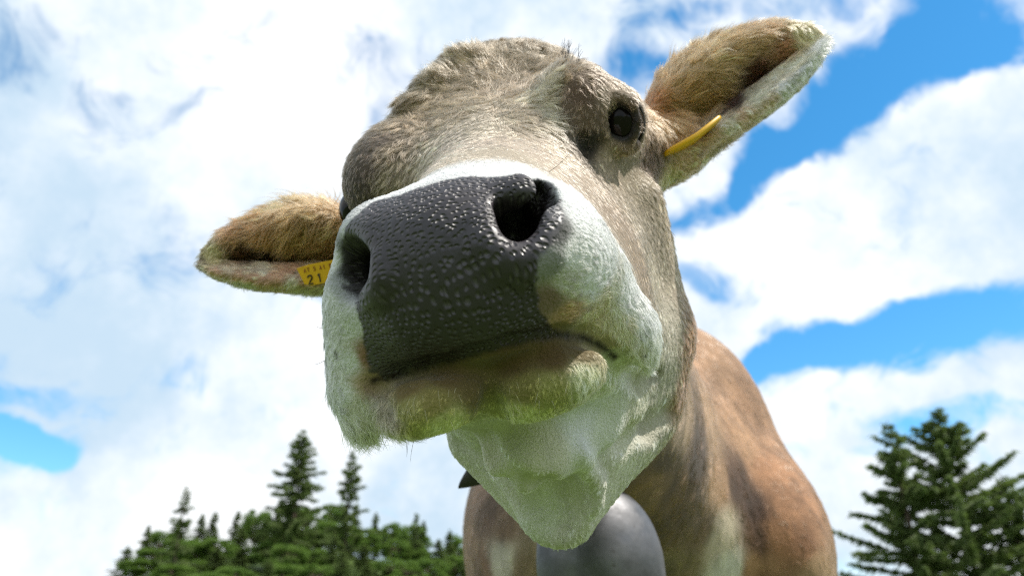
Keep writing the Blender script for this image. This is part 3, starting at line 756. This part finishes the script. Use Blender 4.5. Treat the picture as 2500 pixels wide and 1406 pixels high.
for a_, b_ in zip(MOUTH[:-1], MOUTH[1:]):
    ab = b_ - a_; t_ = np.clip(((V0[near_m] - a_) @ ab) / (ab @ ab), 0, 1)
    md[near_m] = np.minimum(md[near_m], np.linalg.norm(V0[near_m] - a_ - t_[:, None] * ab, axis=1))
lipdark = np.clip((.0044 + (hash_noise(V0, 300, 8) - .5) * .0016 - md) / .004, 0, 1)
hlen = hlen * np.clip(.25 + md / .03, .25, 1)
mot = hash_noise(V0 * np.array([1, .35, 1]), 42, 1) * .6 + hash_noise(V0 * np.array([1, .4, 1]), 120, 2) * .4
isbody = np.clip((V0[:, 2] - 1.0) / .25, 0, 1)
col *= (1 + (mot - .5) * (.25 + .75 * isbody))[:, None]
pad = pad_mask(V0); nos = nostril_mask(V0); eye = np.clip(eye_mask(V0), 0, 1)
skin = np.array([.032, .026, .031])
lum = col.mean(1)
colv = col * np.clip(.36 + .4 * isbody + .55 * (lum - .2), .3, .75)[:, None]  # hide darkened under the hair, painting the shade in gaps between locks
col = col * (1 + .18 * isbody)[:, None]
colv = colv * (1 - pad[:, None]) + skin * pad[:, None]
wing = np.clip((np.abs(qh[:, 0] - .008) - .046) / .010, 0, 1) * pad
colv = colv * (1 - wing[:, None]) + np.array([.085, .08, .085]) * wing[:, None]
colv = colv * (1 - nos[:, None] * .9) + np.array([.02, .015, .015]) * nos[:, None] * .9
colv = colv * (1 - lipdark[:, None]) + np.array([.022, .014, .010]) * lipdark[:, None]
colv = colv * (1 - eye[:, None]) + np.array([.018, .014, .012]) * eye[:, None]

def cow_mat():
    m, N = new_mat('cow_hide')
    c = N.n('ShaderNodeAttribute', attribute_name='coat_color').outputs['Color']
    wet = N.n('ShaderNodeAttribute', attribute_name='bare').outputs['Fac']
    p = N.n('ShaderNodeTexCoord').outputs['Object']
    pq = N.n('ShaderNodeAttribute', attribute_name='nose').outputs['Vector']      # unrolled surface of the nose
    pw = N.vmath('ADD', pq, N.vmath('SCALE', N.vmath('SUBTRACT', N.noise(pq, 60, 2, .5, 'Color'), (.5, .5, .5)), .006))
    vo = N.n('ShaderNodeTexVoronoi', feature='SMOOTH_F1', voronoi_dimensions='2D', ins={'Vector': pw, 'Scale': 240., 'Smoothness': .12, 'Randomness': .8})
    size = N.rng(N.noise(pq, 110, 1), .3, .7, .34, .56)
    pim = N.rng(vo.outputs['Distance'], .06, size, 1, 0)
    wr = N.noise(p, 75, 3, .55)
    amt = N.rng(N.noise(p, 22, 2), .3, .62, .6, 1.0)
    hgt = N.math('ADD', N.math('MULTIPLY', pim, amt), N.math('MULTIPLY', wr, .6))
    nb = bump(N, hgt, .0017, .85)
    c2 = N.mix(N.math('MULTIPLY', N.math('MULTIPLY', pim, wet), .30), c, (.15, .135, .14, 1))
    wetS = principled(N, Base_Color=c2, Roughness=N.rng(N.noise(p, 160, 2), .3, .7, .36, .52), Specular_IOR_Level=.5, Normal=nb)
    dry = principled(N, Base_Color=c, Roughness=.75, Specular_IOR_Level=.2, Sheen_Weight=.15, Normal=bump(N, N.noise(p, 420, 3), .002))
    finish(N, N.n('ShaderNodeMixShader', ins={0: wet, 1: dry, 2: wetS}).outputs[0]); return m
HIDE = cow_mat()
cow = bpy.data.objects.new('cow', None); link(cow); cow.empty_display_size = .4
cow_loc = np.array([.3, 2.0, 0]); cow.location = cow_loc
tag(cow, 'brown cow with a white-fringed dark muzzle leaning in close', 'cow')
body = mesh_np('body', to_world(V0) - cow_loc, [Q0], HIDE, cow)
def attr(me, name, kind, data):
    a = me.attributes.new(name, kind, 'POINT'); a.data.foreach_set('color' if 'COLOR' in kind else 'value', np.ascontiguousarray(data, f32).ravel())
attr(body.data, 'coat_color', 'FLOAT_COLOR', np.concatenate([colv, np.ones((len(colv), 1))], 1))
an = body.data.attributes.new('nose', 'FLOAT_VECTOR', 'POINT'); an.data.foreach_set('vector', unroll(V0).astype(f32).ravel())
attr(body.data, 'bare', 'FLOAT', np.clip(pad + nos * .6 + eye * .4 + lipdark * .6, 0, 1))

# ------------------------------------------------------------------ fur
def hair_mat():
    m, N = new_mat('cow_hair')
    c = N.n('ShaderNodeAttribute', attribute_name='coat_color').outputs['Color']
    h = N.n('ShaderNodeBsdfHairPrincipled', model='CHIANG', parametrization='COLOR')
    N.set(h, 'Color', c); N.set(h, 'Roughness', .38); N.set(h, 'Radial Roughness', .55); N.set(h, 'IOR', 1.5); N.set(h, 'Offset', radians(2))
    d = N.n('ShaderNodeBsdfDiffuse', ins={'Color': c}).outputs[0]
    finish(N, N.n('ShaderNodeMixShader', ins={0: .45, 1: h.outputs[0], 2: d}).outputs[0]); return m
HAIR = hair_mat()
def grow(name, n, sel, dens, lenscale, width, clump, seed, var=1.0, wob=.25, nseg=5, darken=1.0, label=None, clump_n=11):
    r = np.random.default_rng(seed)
    q = Q0[sel]; w = dens[q].mean(1)
    a, b, c, d = (V0[q[:, i]] for i in range(4))
    area = .5 * np.linalg.norm(np.cross(c - a, d - b), axis=1) * w
    pick = r.choice(len(q), n, p=area / area.sum())
    s, t = r.random((2, n, 1)).astype(f32)
    ii = q[pick]
    def lerp(A):
        A = A if A.ndim == 2 else A[:, None]
        return (A[ii[:, 0]] * (1 - s) + A[ii[:, 1]] * s) * (1 - t) + (A[ii[:, 3]] * (1 - s) + A[ii[:, 2]] * s) * t
    P = lerp(V0); Nn = lerp(NRM0); Nn /= np.linalg.norm(Nn, axis=1, keepdims=True) + 1e-9
    C = lerp(col); Fl = lerp(flow); L = lerp(hlen)[:, 0] * lenscale; T = lerp(lift)[:, 0]
    # clumps: hairs share a direction and lean to their clump's middle
    nc = max(1, n // clump_n); ci = r.choice(n, nc, replace=False)
    kd = kdtree.KDTree(nc)
    for j, v in enumerate(P[ci].tolist()): kd.insert(v, j)
    kd.balance()
    near = np.fromiter((kd.find(v)[1] for v in P.tolist()), np.int64, n)
    cp = P[ci][near]; cr = r.normal(size=(nc, 3))[near] * wob; cb = r.normal(size=nc)[near]; cl = r.normal(size=nc)[near]
    big = np.stack([hash_noise(P, 55, 11 + k_) - .5 for k_ in range(3)], 1) * wob * 4
    ws = np.clip(L / .012, .35, 1.3)[:, None]
    D = Fl + (cr + big) * ws + r.normal(size=(n, 3)) * .12
    D -= Nn * (D * Nn).sum(1, keepdims=True); D /= np.linalg.norm(D, axis=1, keepdims=True) + 1e-9
    L = L * np.clip(1 + .18 * r.normal(size=n) + .10 * cl, .4, 1.6)
    if name == 'forelock': T = T * .6
    if name == 'body_fur': T = T * .5
    if name == 'forelock': L = L * np.clip(lerp(crown)[:, 0], .25, 1)
    T = np.clip(T * (1 + .35 * r.normal(size=n)), .03, .9)
    u = np.linspace(0, 1, nseg)[None, :, None]
    X = P[:, None] + L[:, None, None] * (D[:, None] * (u * (.80 + .2 * u)) + Nn[:, None] * (T[:, None, None] * 1.5 * u * (1 - .45 * u)))
    X += (cp - P)[:, None] * np.minimum(u ** .85, 1) * clump
    bend = np.cross(D, Nn) * (L * (.10 * cb + .05 * r.normal(size=n)))[:, None]
    X += bend[:, None] * np.sin(u * 3.6)
    X -= Nn[:, None] * .0004
    cc = C * np.exp(var * (.22 * r.normal(size=n) + .24 * cb))[:, None]
    hc = bpy.data.hair_curves.new(name); hc.add_curves([nseg] * n)
    hc.attributes['position'].data.foreach_set('vector', (to_world(X.reshape(-1, 3)) - cow_loc).astype(f32).ravel())
    ra = hc.attributes.get('radius') or hc.attributes.new('radius', 'FLOAT', 'POINT')
    prof = np.interp(np.linspace(0, 1, nseg), [0, .5, 1], [1, .8, .12])
    rad = (width * (P[:, 2] / .5)[:, None] * (.8 + .4 * r.random((n, 1))) * prof[None]).astype(f32)
    ra.data.foreach_set('value', rad.ravel())
    ca = hc.attributes.new('coat_color', 'FLOAT_COLOR', 'CURVE')
    ca.data.foreach_set('color', np.concatenate([np.clip(cc, .004, .95), np.ones((n, 1))], 1).astype(f32).ravel())
    hc.materials.append(HAIR)
    o = link(bpy.data.objects.new(name, hc), cow)
    return tag(o, label, kind='stuff')
facing = -(NRM0 * (V0 / np.linalg.norm(V0, axis=1, keepdims=True))).sum(1)
bare = np.clip(pad + nos + eye + lipdark * 1.2, 0, 1)
fq = V0[Q0].mean(1); ff = facing[Q0].mean(1)
earreg = (np.linalg.norm(fq[:, :2] - px(1800, 240, .8)[:2], axis=1) < .135) & (fq[:, 2] > .74) & (fq[:, 0] > px(1585, 0, .8)[0]) & (fq[:, 2] < .9)
earreg |= (fq[:, 0] < px(880, 0, .8)[0]) & (fq[:, 2] > .74) & (fq[:, 2] < .9)
headreg = (fq[:, 2] < .98) & ~earreg & (ff > -.55)
dens = (1 - np.clip(bare, 0, 1)) * (1 / V0[:, 2] ** 2) * np.clip(facing + .75, .15, 1)
crown = np.clip((qh[:, 1] - .045) / .03, 0, 1) * np.clip((qh[:, 2] - .24) / .04, 0, 1) * np.clip((.098 - np.abs(qh[:, 0] - .005)) / .02, 0, 1) * (V0[:, 2] < .95)
grow('fur', NHEAD, headreg, dens * (1 - .6 * crown), .9, .00016, .82, 1, clump_n=16)
grow('forelock', NCROWN, headreg & (crown[Q0].mean(1) > .05), crown, 1.0, .00019, .93, 4, wob=.45, nseg=7, clump_n=60)
grow('ear_hair', NEAR, earreg, np.ones(len(V0), f32), .8, .00022, .7, 2, wob=.2, nseg=7, clump_n=14)
bodyreg = (fq[:, 2] >= .95) & (fq[:, 2] < 3.0) & (ff > -.4) & ((fq[:, 1] / fq[:, 2]) > -.48)
grow('body_fur', NBODY, bodyreg, np.ones(len(V0), f32), 1.3, .00017, .5, 3, clump_n=14, var=.5)
# ------------------------------------------------------------------ eyes
def eye_mat():
    m, N = new_mat('eyeball')
    finish(N, principled(N, Base_Color=(.008, .006, .006, 1), Roughness=.05, Specular_IOR_Level=.18)); return m
EYEM = eye_mat()
def uv_sphere(c, r, nu=32, nv=20, scale=(1, 1, 1)):
    th = np.linspace(0, pi, nv + 1); ph = np.linspace(0, 2 * pi, nu, endpoint=False)
    V = np.stack([np.outer(np.sin(th), np.cos(ph)), np.outer(np.sin(th), np.sin(ph)), np.outer(np.cos(th), np.ones(nu))], -1).reshape(-1, 3) * r * np.array(scale) + c
    i, k = np.meshgrid(np.arange(nv), np.arange(nu), indexing='ij'); kn = (k + 1) % nu
    return V, np.stack([i * nu + k, (i + 1) * nu + k, (i + 1) * nu + kn, i * nu + kn], -1).reshape(-1, 4)
for e in EYES:
    v, fc = uv_sphere(np.zeros(3), .0212)
    mesh_np('eye', to_world(v + e) - cow_loc, [fc], EYEM, cow)
# ---- tags
# ------------------------------------------------------------------ ear tags: moulded yellow plastic flags
def plastic(name, c, rough=.4):
    m, N = new_mat(name); p = N.n('ShaderNodeTexCoord').outputs['Object']
    dirt = N.rng(N.noise(p, 90, 4), .55, .8)
    finish(N, principled(N, Base_Color=N.mix(N.math('MULTIPLY', dirt, .35), (*c, 1), (.20, .12, .03, 1)), Roughness=rough)); return m
YEL = plastic('yellow_plastic', (.80, .44, .008)); INK = plastic('black_ink', (.03, .02, .01), .6); RED = plastic('red_brown_ink', (.30, .08, .01), .6)
def slab(out, th, frame):
    """closed plate with rounded rim from an outline in its own plane; frame = origin, x axis, y axis, normal"""
    o, ex, ey, en = frame; n = len(out); V = []
    for off, ins in ((-th / 2, .9), (-th / 4, 1), (th / 4, 1), (th / 2, .9)):
        c = np.mean(out, 0)
        for q in out:
            qq = c + (np.array(q) - c) * (1 - (1 - ins) * .3)
            V.append(o + ex * qq[0] + ey * qq[1] + en * off)
    k = np.arange(n); kn = (k + 1) % n
    Fq = np.concatenate([np.stack([k + n * l, kn + n * l, kn + n * (l + 1), k + n * (l + 1)], 1) for l in range(3)])
    V += [o + ex * np.mean(out, 0)[0] + ey * np.mean(out, 0)[1] + en * s_ * th / 2 for s_ in (-1, 1)]
    T = np.concatenate([np.stack([kn, k, np.full(n, 4 * n)], 1), np.stack([k + 3 * n, kn + 3 * n, np.full(n, 4 * n + 1)], 1)])
    return np.array(V), Fq, T
def rrect(w, h, r, bow=0):
    pts = []
    for cx, cy, a0 in ((w / 2 - r, h / 2 - r, 0), (-w / 2 + r, h / 2 - r, 90), (-w / 2 + r, -h / 2 + r, 180), (w / 2 - r, -h / 2 + r, 270)):
        for a in (0, 30, 60, 90): pts.append((cx + r * cos(radians(a0 + a)), cy + r * sin(radians(a0 + a))))
    return pts
def frame_from(c, rx, ry):
    ex = np.asarray(rx, float); ex /= np.linalg.norm(ex); ey = np.asarray(ry, float); ey -= ex * (ey @ ex); ey /= np.linalg.norm(ey)
    return c, ex, ey, np.cross(ex, ey)
def strokes(chars, h, gap):
    """hand-drawn figures as polylines in a plane"""
    S = {'2': [[(0, .78), (.12, .96), (.36, 1), (.52, .85), (.5, .62), (.25, .32), (0, 0), (.55, 0)]], '1': [[(.1, .8), (.3, 1), (.3, 0)]], '0': [[(.27, 1), (.05, .8), (.03, .25), (.25, 0), (.5, .22), (.5, .8), (.27, 1)]],
         'A': [[(0, 0), (.27, 1), (.54, 0)], [(.1, .35), (.44, .35)]], 'T': [[(0, 1), (.55, 1)], [(.27, 1), (.27, 0)]], '5': [[(.5, 1), (.05, 1), (.05, .58), (.35, .6), (.52, .35), (.4, .05), (.0, .03)]], '7': [[(0, 1), (.52, 1), (.2, 0)]], '.': [[(.1, 0), (.1, .1)]]}
    x = 0; out = []
    for c in chars:
        for l in S.get(c, []): out.append([(x + a * h, b * h) for a, b in l])
        x += h * (.62 if c not in ' ' else .4) + gap
    return out, x
def lettering(name, chars, h, gap, wid, org, fr, th, mat, parent):
    ls, tot = strokes(chars, h, gap); V = []; Fq = []; off = 0
    o, ex, ey, en = fr
    for l in ls:
        v, q = tube([tuple(o + ex * (org[0] + a) + ey * (org[1] + b) + en * th) for a, b in l], wid, 5)
        V.append(v); Fq.append(q + off); off += len(v)
    return mesh_np(name, to_world(np.concatenate(V)) - cow_loc, [np.concatenate(Fq)], mat, parent)
# seen in the left ear of the photo: flag turned to the viewer, partly behind the muzzle
fr = frame_from(px(790, 664, .762), (1, .19, -.05), (-.12, 1, .0)); fr = (fr[0], fr[1], fr[2], -np.cross(fr[1], fr[2]) if np.cross(fr[1], fr[2])[2] > 0 else np.cross(fr[1], fr[2]))
v, q, t = slab([(-.026, .0085), (-.014, .010), (.03, .010), (.038, .006), (.038, -.006), (.03, -.011), (-.014, -.011), (-.021, -.0085)], .002, fr)
tg = mesh_np('ear_tag', to_world(v) - cow_loc, [q, t], YEL, cow, smooth=False); tg['label'] = 'yellow ear tag marked 2 1 peeking out beside the muzzle'
lettering('numerals', '21', .0085, .0042, .0008, (-.0165, -.0092), fr, .0014, INK, tg)
lettering('small_print', 'AT 5 A1 0', .0038, .0012, .0004, (-.0190, .0030), fr, .0013, RED, tg)
# seen edge-on in the raised ear
A, B = px(1622, 378, .755), px(1757, 288, .765)
fr = frame_from((A + B) / 2, B - A, (-.35, -.45, 1.0))
L = np.linalg.norm(B - A)
v, q, t = slab([(-L / 2, .004), (-L * .42, .010), (0, .013), (L * .42, .010), (L / 2, .004), (L / 2, -.004), (L * .42, -.010), (0, -.012), (-L * .42, -.010), (-L / 2, -.004)], .0042, fr)
bow = ((v - fr[0]) @ fr[1]) / (L / 2); v = v - np.outer(np.clip(1 - bow ** 2, 0, 1) * .004, fr[3] if fr[3][1] > 0 else -fr[3])
tg2 = mesh_np('ear_tag', to_world(v) - cow_loc, [q, t], YEL, cow); tg2['label'] = 'yellow ear tag seen edge-on inside the raised ear'

# ------------------------------------------------------------------ whiskers
def hairs(name, specs, mat, rad=.00012):
    V = []; Fq = []; off = 0
    for p0, p1, bend in specs:
        a, b = np.array(p0), np.array(p1); m_ = (a + b) / 2 + np.array(bend)
        pts = [tuple((1 - t) ** 2 * a + 2 * t * (1 - t) * m_ + t * t * b) for t in np.linspace(0, 1, 7)]
        v, q = tube(pts, list(np.linspace(rad, rad * .3, 7)), 4); V.append(v); Fq.append(q + off); off += len(v)
    return mesh_np(name, to_world(np.concatenate(V)) - cow_loc, [np.concatenate(Fq)], mat, cow)
mw, N = new_mat('whisker'); finish(N, principled(N, Base_Color=(.12, .09, .06, 1), Roughness=.4))
mp_, N = new_mat('pale_whisker'); finish(N, principled(N, Base_Color=(.75, .68, .5, 1), Roughness=.4))
sp = []; r5 = random.Random(9)
for (x, y, dx, dy, d) in [(1570, 745, 95, 25, .50), (1000, 1050, -6, 60, .462), (1016, 1052, -14, 75, .462), (985, 1045, 8, 70, .46), (960, 1040, -25, 60, .46), (1340, 420, 55, -50, .47), (800, 800, -30, -4, .46), (808, 870, -40, 20, .46)]:
    sp.append((px(x, y, d), px(x + dx, y + dy, d + .004), (r5.uniform(-.002, .002), -.002, 0)))
tag(hairs('whiskers', sp, mw, .00016), kind='stuff')
sp = []
for q_ in range(30):
    x = r5.uniform(990, 1450); y = np.interp(x, [940, 1070, 1180, 1210, 1300, 1380, 1450], [985, 1040, 1030, 1000, 1005, 970, 920]) - r5.uniform(0, 90)
    p0 = raycast([(x, y)])[0]; ln = r5.uniform(.006, .017)
    sp.append((p0, p0 + np.array([r5.uniform(-.35, .45), -.8, -.35]) * ln * .7, (0, .001, -.0015)))
tag(hairs('chin_whiskers', sp, mp_, .00008), kind='stuff')

sp = []
for q_ in range(26):
    t_ = q_ / 25; x = 1482 + 72 * t_ + r5.uniform(-2, 2); y = 282 - 34 * sin(pi * min(t_ * 1.1, 1)) + 16 * t_
    p0 = on_sphere(x, y, EYES[1], .0245)
    out = p0 - EYES[1]; out /= np.linalg.norm(out)
    sp.append((p0, p0 + (out * .9 + np.array([.25 + .5 * t_, -.1, -.2])) * r5.uniform(.008, .014), (.001, -.0022, 0)))
ml, N = new_mat('dark_lash'); finish(N, principled(N, Base_Color=(.02, .015, .012, 1), Roughness=.5))
tag(hairs('eyelashes', sp, ml, .00022), kind='stuff')

sp = []
for q_ in range(34):
    p0 = raycast([(r5.uniform(1368, 1416), r5.uniform(134, 156))])[0]
    if p0[2] < 2: sp.append((p0, p0 + np.array([r5.uniform(-.1, .5), r5.uniform(.7, 1), r5.uniform(-.3, .2)]) * r5.uniform(.010, .022), (-.002, .001, 0)))
tag(hairs('poll_tuft', sp, ml, .00028), kind='stuff')

# ------------------------------------------------------------------ collar and bell
def leather():
    m, N = new_mat('black_leather'); p = N.n('ShaderNodeNewGeometry').outputs['Position']
    finish(N, principled(N, Base_Color=N.mix(N.noise(p, 60, 4), (.012, .011, .011, 1), (.035, .031, .03, 1)), Roughness=.5, Normal=bump(N, N.noise(p, 300, 4), .001))); return m
def pewter():
    m, N = new_mat('hammered_bell_metal'); p = N.n('ShaderNodeTexCoord').outputs['Object']
    c = N.mix(N.rng(N.noise(p, 14, 5, .6), .3, .7), (.085, .085, .088, 1), (.17, .17, .178, 1))
    c = N.mix(N.rng(N.noise(p, 55, 4), .62, .8), c, (.07, .06, .055, 1))
    finish(N, principled(N, Base_Color=c, Metallic=.9, Roughness=N.rng(N.noise(p, 40, 3), .3, .7, .40, .60), Normal=bump(N, N.noise(p, 20, 3), .004, .4))); return m
LEA, BELLM = leather(), pewter()
# the collar is a wide strap looped round the neck, hanging lowest where the bell hooks on
bell_top = px(1470, 1190, .965)
cen = px(1330, 1010, 1.06)
ring = [(1205, 1130, .925, 1), (1262, 1190, .915, 1), (1350, 1240, .93, 1), (1440, 1225, .955, 1), (1500, 1130, .99, 1), (1560, 1020, 1.03, 1), (1600, 900, 1.10, 1), (1600, 780, 1.18, 1), (1560, 650, 1.24, 1), (1450, 560, 1.27, 1), (1310, 590, 1.22, 1), (1210, 720, 1.12, 1), (1165, 880, 1.03, 1), (1170, 1030, .96, 1)]
coll = bpy.data.objects.new('collar', None); link(coll); coll.location = to_world(bell_top); coll.empty_display_size = .1
tag(coll, 'black leather bell collar round the neck, its stiff end poking out left of the jaw', 'collar')
cl = np.array(coll.location)
def strap(center, halfw, th, closed=True):
    P = np.array(center); n = len(P); V = []; Fq = []
    for i in range(n):
        t = P[(i + 1) % n] - P[i - 1] if closed else P[min(i + 1, n - 1)] - P[max(i - 1, 0)]
        t /= np.linalg.norm(t); rad_ = P[i] - cen; rad_ -= t * (rad_ @ t); rad_ /= np.linalg.norm(rad_); wd = np.cross(t, rad_)
        hw = halfw[i] if hasattr(halfw, '__len__') else halfw
        for a, b in ((-1, -1), (-1, 1), (1, 1), (1, -1)): V.append(P[i] + wd * a * hw + rad_ * b * th / 2)
    for i in range(n if closed else n - 1):
        j = (i + 1) % n
        for k_ in range(4): Fq.append((i * 4 + k_, i * 4 + (k_ + 1) % 4, j * 4 + (k_ + 1) % 4, j * 4 + k_))
    if not closed: Fq += [(3, 2, 1, 0), (n * 4 - 4, n * 4 - 3, n * 4 - 2, n * 4 - 1)]
    return np.array(V), np.array(Fq)
ctl = np.array([px(*r_[:3]) for r_ in ring]); n_ = len(ctl)
for it in range(8):                # the strap lies on the neck except where it sags to the bell
    d_ = sdf(ctl); g_ = grad(ctl.astype(f32)); w_ = np.array([.0, 0, 0, 0, .6, 1, 1, 1, 1, 1, 1, 1, 1, .6])
    ctl = ctl - (np.clip(d_ - .012, -.05, .05) * w_)[:, None] * g_
def catmull(C, m=6, closed=True):
    out = []; n = len(C)
    for i in range(n if closed else n - 1):
        p0, p1, p2, p3 = (C[(i + o) % n] if closed else C[min(max(i + o, 0), n - 1)] for o in (-1, 0, 1, 2))
        for t in np.linspace(0, 1, m, endpoint=False):
            out.append(.5 * (2 * p1 + (p2 - p0) * t + (2 * p0 - 5 * p1 + 4 * p2 - p3) * t * t + (3 * p1 - p0 - 3 * p2 + p3) * t ** 3))
    if not closed: out.append(C[-1])
    return np.array(out)
v, q = strap(catmull(ctl), .018, .006)
mesh_np('strap', to_world(v) - cl, [q], LEA, coll, smooth=False)
# stiff curved end of the strap
tip = catmull(np.array([px(1260, 1150, .91), px(1200, 1150, .905), px(1160, 1162, .90), px(1132, 1174, .90), px(1119, 1181, .90)]), 6, False)
hw = np.interp(np.linspace(0, 1, len(tip)), [0, .35, .6, .8, .93, 1], [.020, .019, .013, .0065, .0030, .0016])
V = []; m2 = 14
for i in range(len(tip)):
    # the lower edge stays level, the upper edge sweeps out in a curve
    for k_ in range(m2):
        a = 2 * pi * k_ / m2; V.append(tip[i] + np.array([.0, (sin(a) + .55) * hw[i] - .0045, cos(a) * max(.35 * hw[i], .002)]))
Fq = [(i * m2 + k_, i * m2 + (k_ + 1) % m2, (i + 1) * m2 + (k_ + 1) % m2, (i + 1) * m2 + k_) for i in range(len(tip) - 1) for k_ in range(m2)]
Fq.append(tuple((len(tip) - 1) * m2 + k_ for k_ in range(m2))[:4])
mesh_np('strap_end', to_world(np.array(V)) - cl, [np.array(Fq)], LEA, coll)
# bell: bulbous hammered shell, loop on top, clapper inside
bc = to_world(px(1466, 1385, .955)); BR = .0795
bell = bpy.data.objects.new('cow_bell', None); link(bell); bell.location = bc; bell.rotation_euler = (radians(6), radians(-7), 0); bell.empty_display_size = .1
tag(bell, 'big bulbous grey metal cow bell hanging under the jaw', 'bell')
prof = [(.0, 1.24), (.16, 1.235), (.36, 1.19), (.58, 1.06), (.78, .84), (.92, .55), (.99, .22), (1.0, -.05), (.97, -.40), (.88, -.80), (.76, -1.15), (.68, -1.35), (.66, -1.40), (.63, -1.40), (.63, -1.33), (.72, -1.1), (.90, -.4), (.95, 0), (.90, .5), (.70, .85), (.3, 1.1), (0, 1.15)]
pr = catmull(np.array([(a, b, 0) for a, b in prof]), 3, False); nu = 64
ph = np.linspace(0, 2 * pi, nu, endpoint=False)
v = np.stack([np.outer(pr[:, 0], np.cos(ph)), np.outer(pr[:, 0], np.sin(ph)) * .86, np.outer(pr[:, 1], np.ones(nu))], -1).reshape(-1, 3) * BR
i, k_ = np.meshgrid(np.arange(len(pr) - 1), np.arange(nu), indexing='ij'); kn = (k_ + 1) % nu
q = np.stack([i * nu + k_, (i + 1) * nu + k_, (i + 1) * nu + kn, i * nu + kn], -1).reshape(-1, 4)
mesh_np('shell', v, [q], BELLM, bell)
v, q = tube([(.028 * cos(a), 0, BR * 1.2 + .034 * sin(a)) for a in np.linspace(0, pi, 13)], .006, 8); mesh_np('loop', v, [q], BELLM, bell)
v, q = tube([(0, 0, BR * 1.1), (0, 0, -BR * 1.0)], .004, 6); v2, q2 = uv_sphere(np.array([0, 0, -BR * 1.1]), .016, 16, 10)
mesh_np('clapper', np.concatenate([v, v2]), [np.concatenate([q, q2 + len(v)])], BELLM, bell)
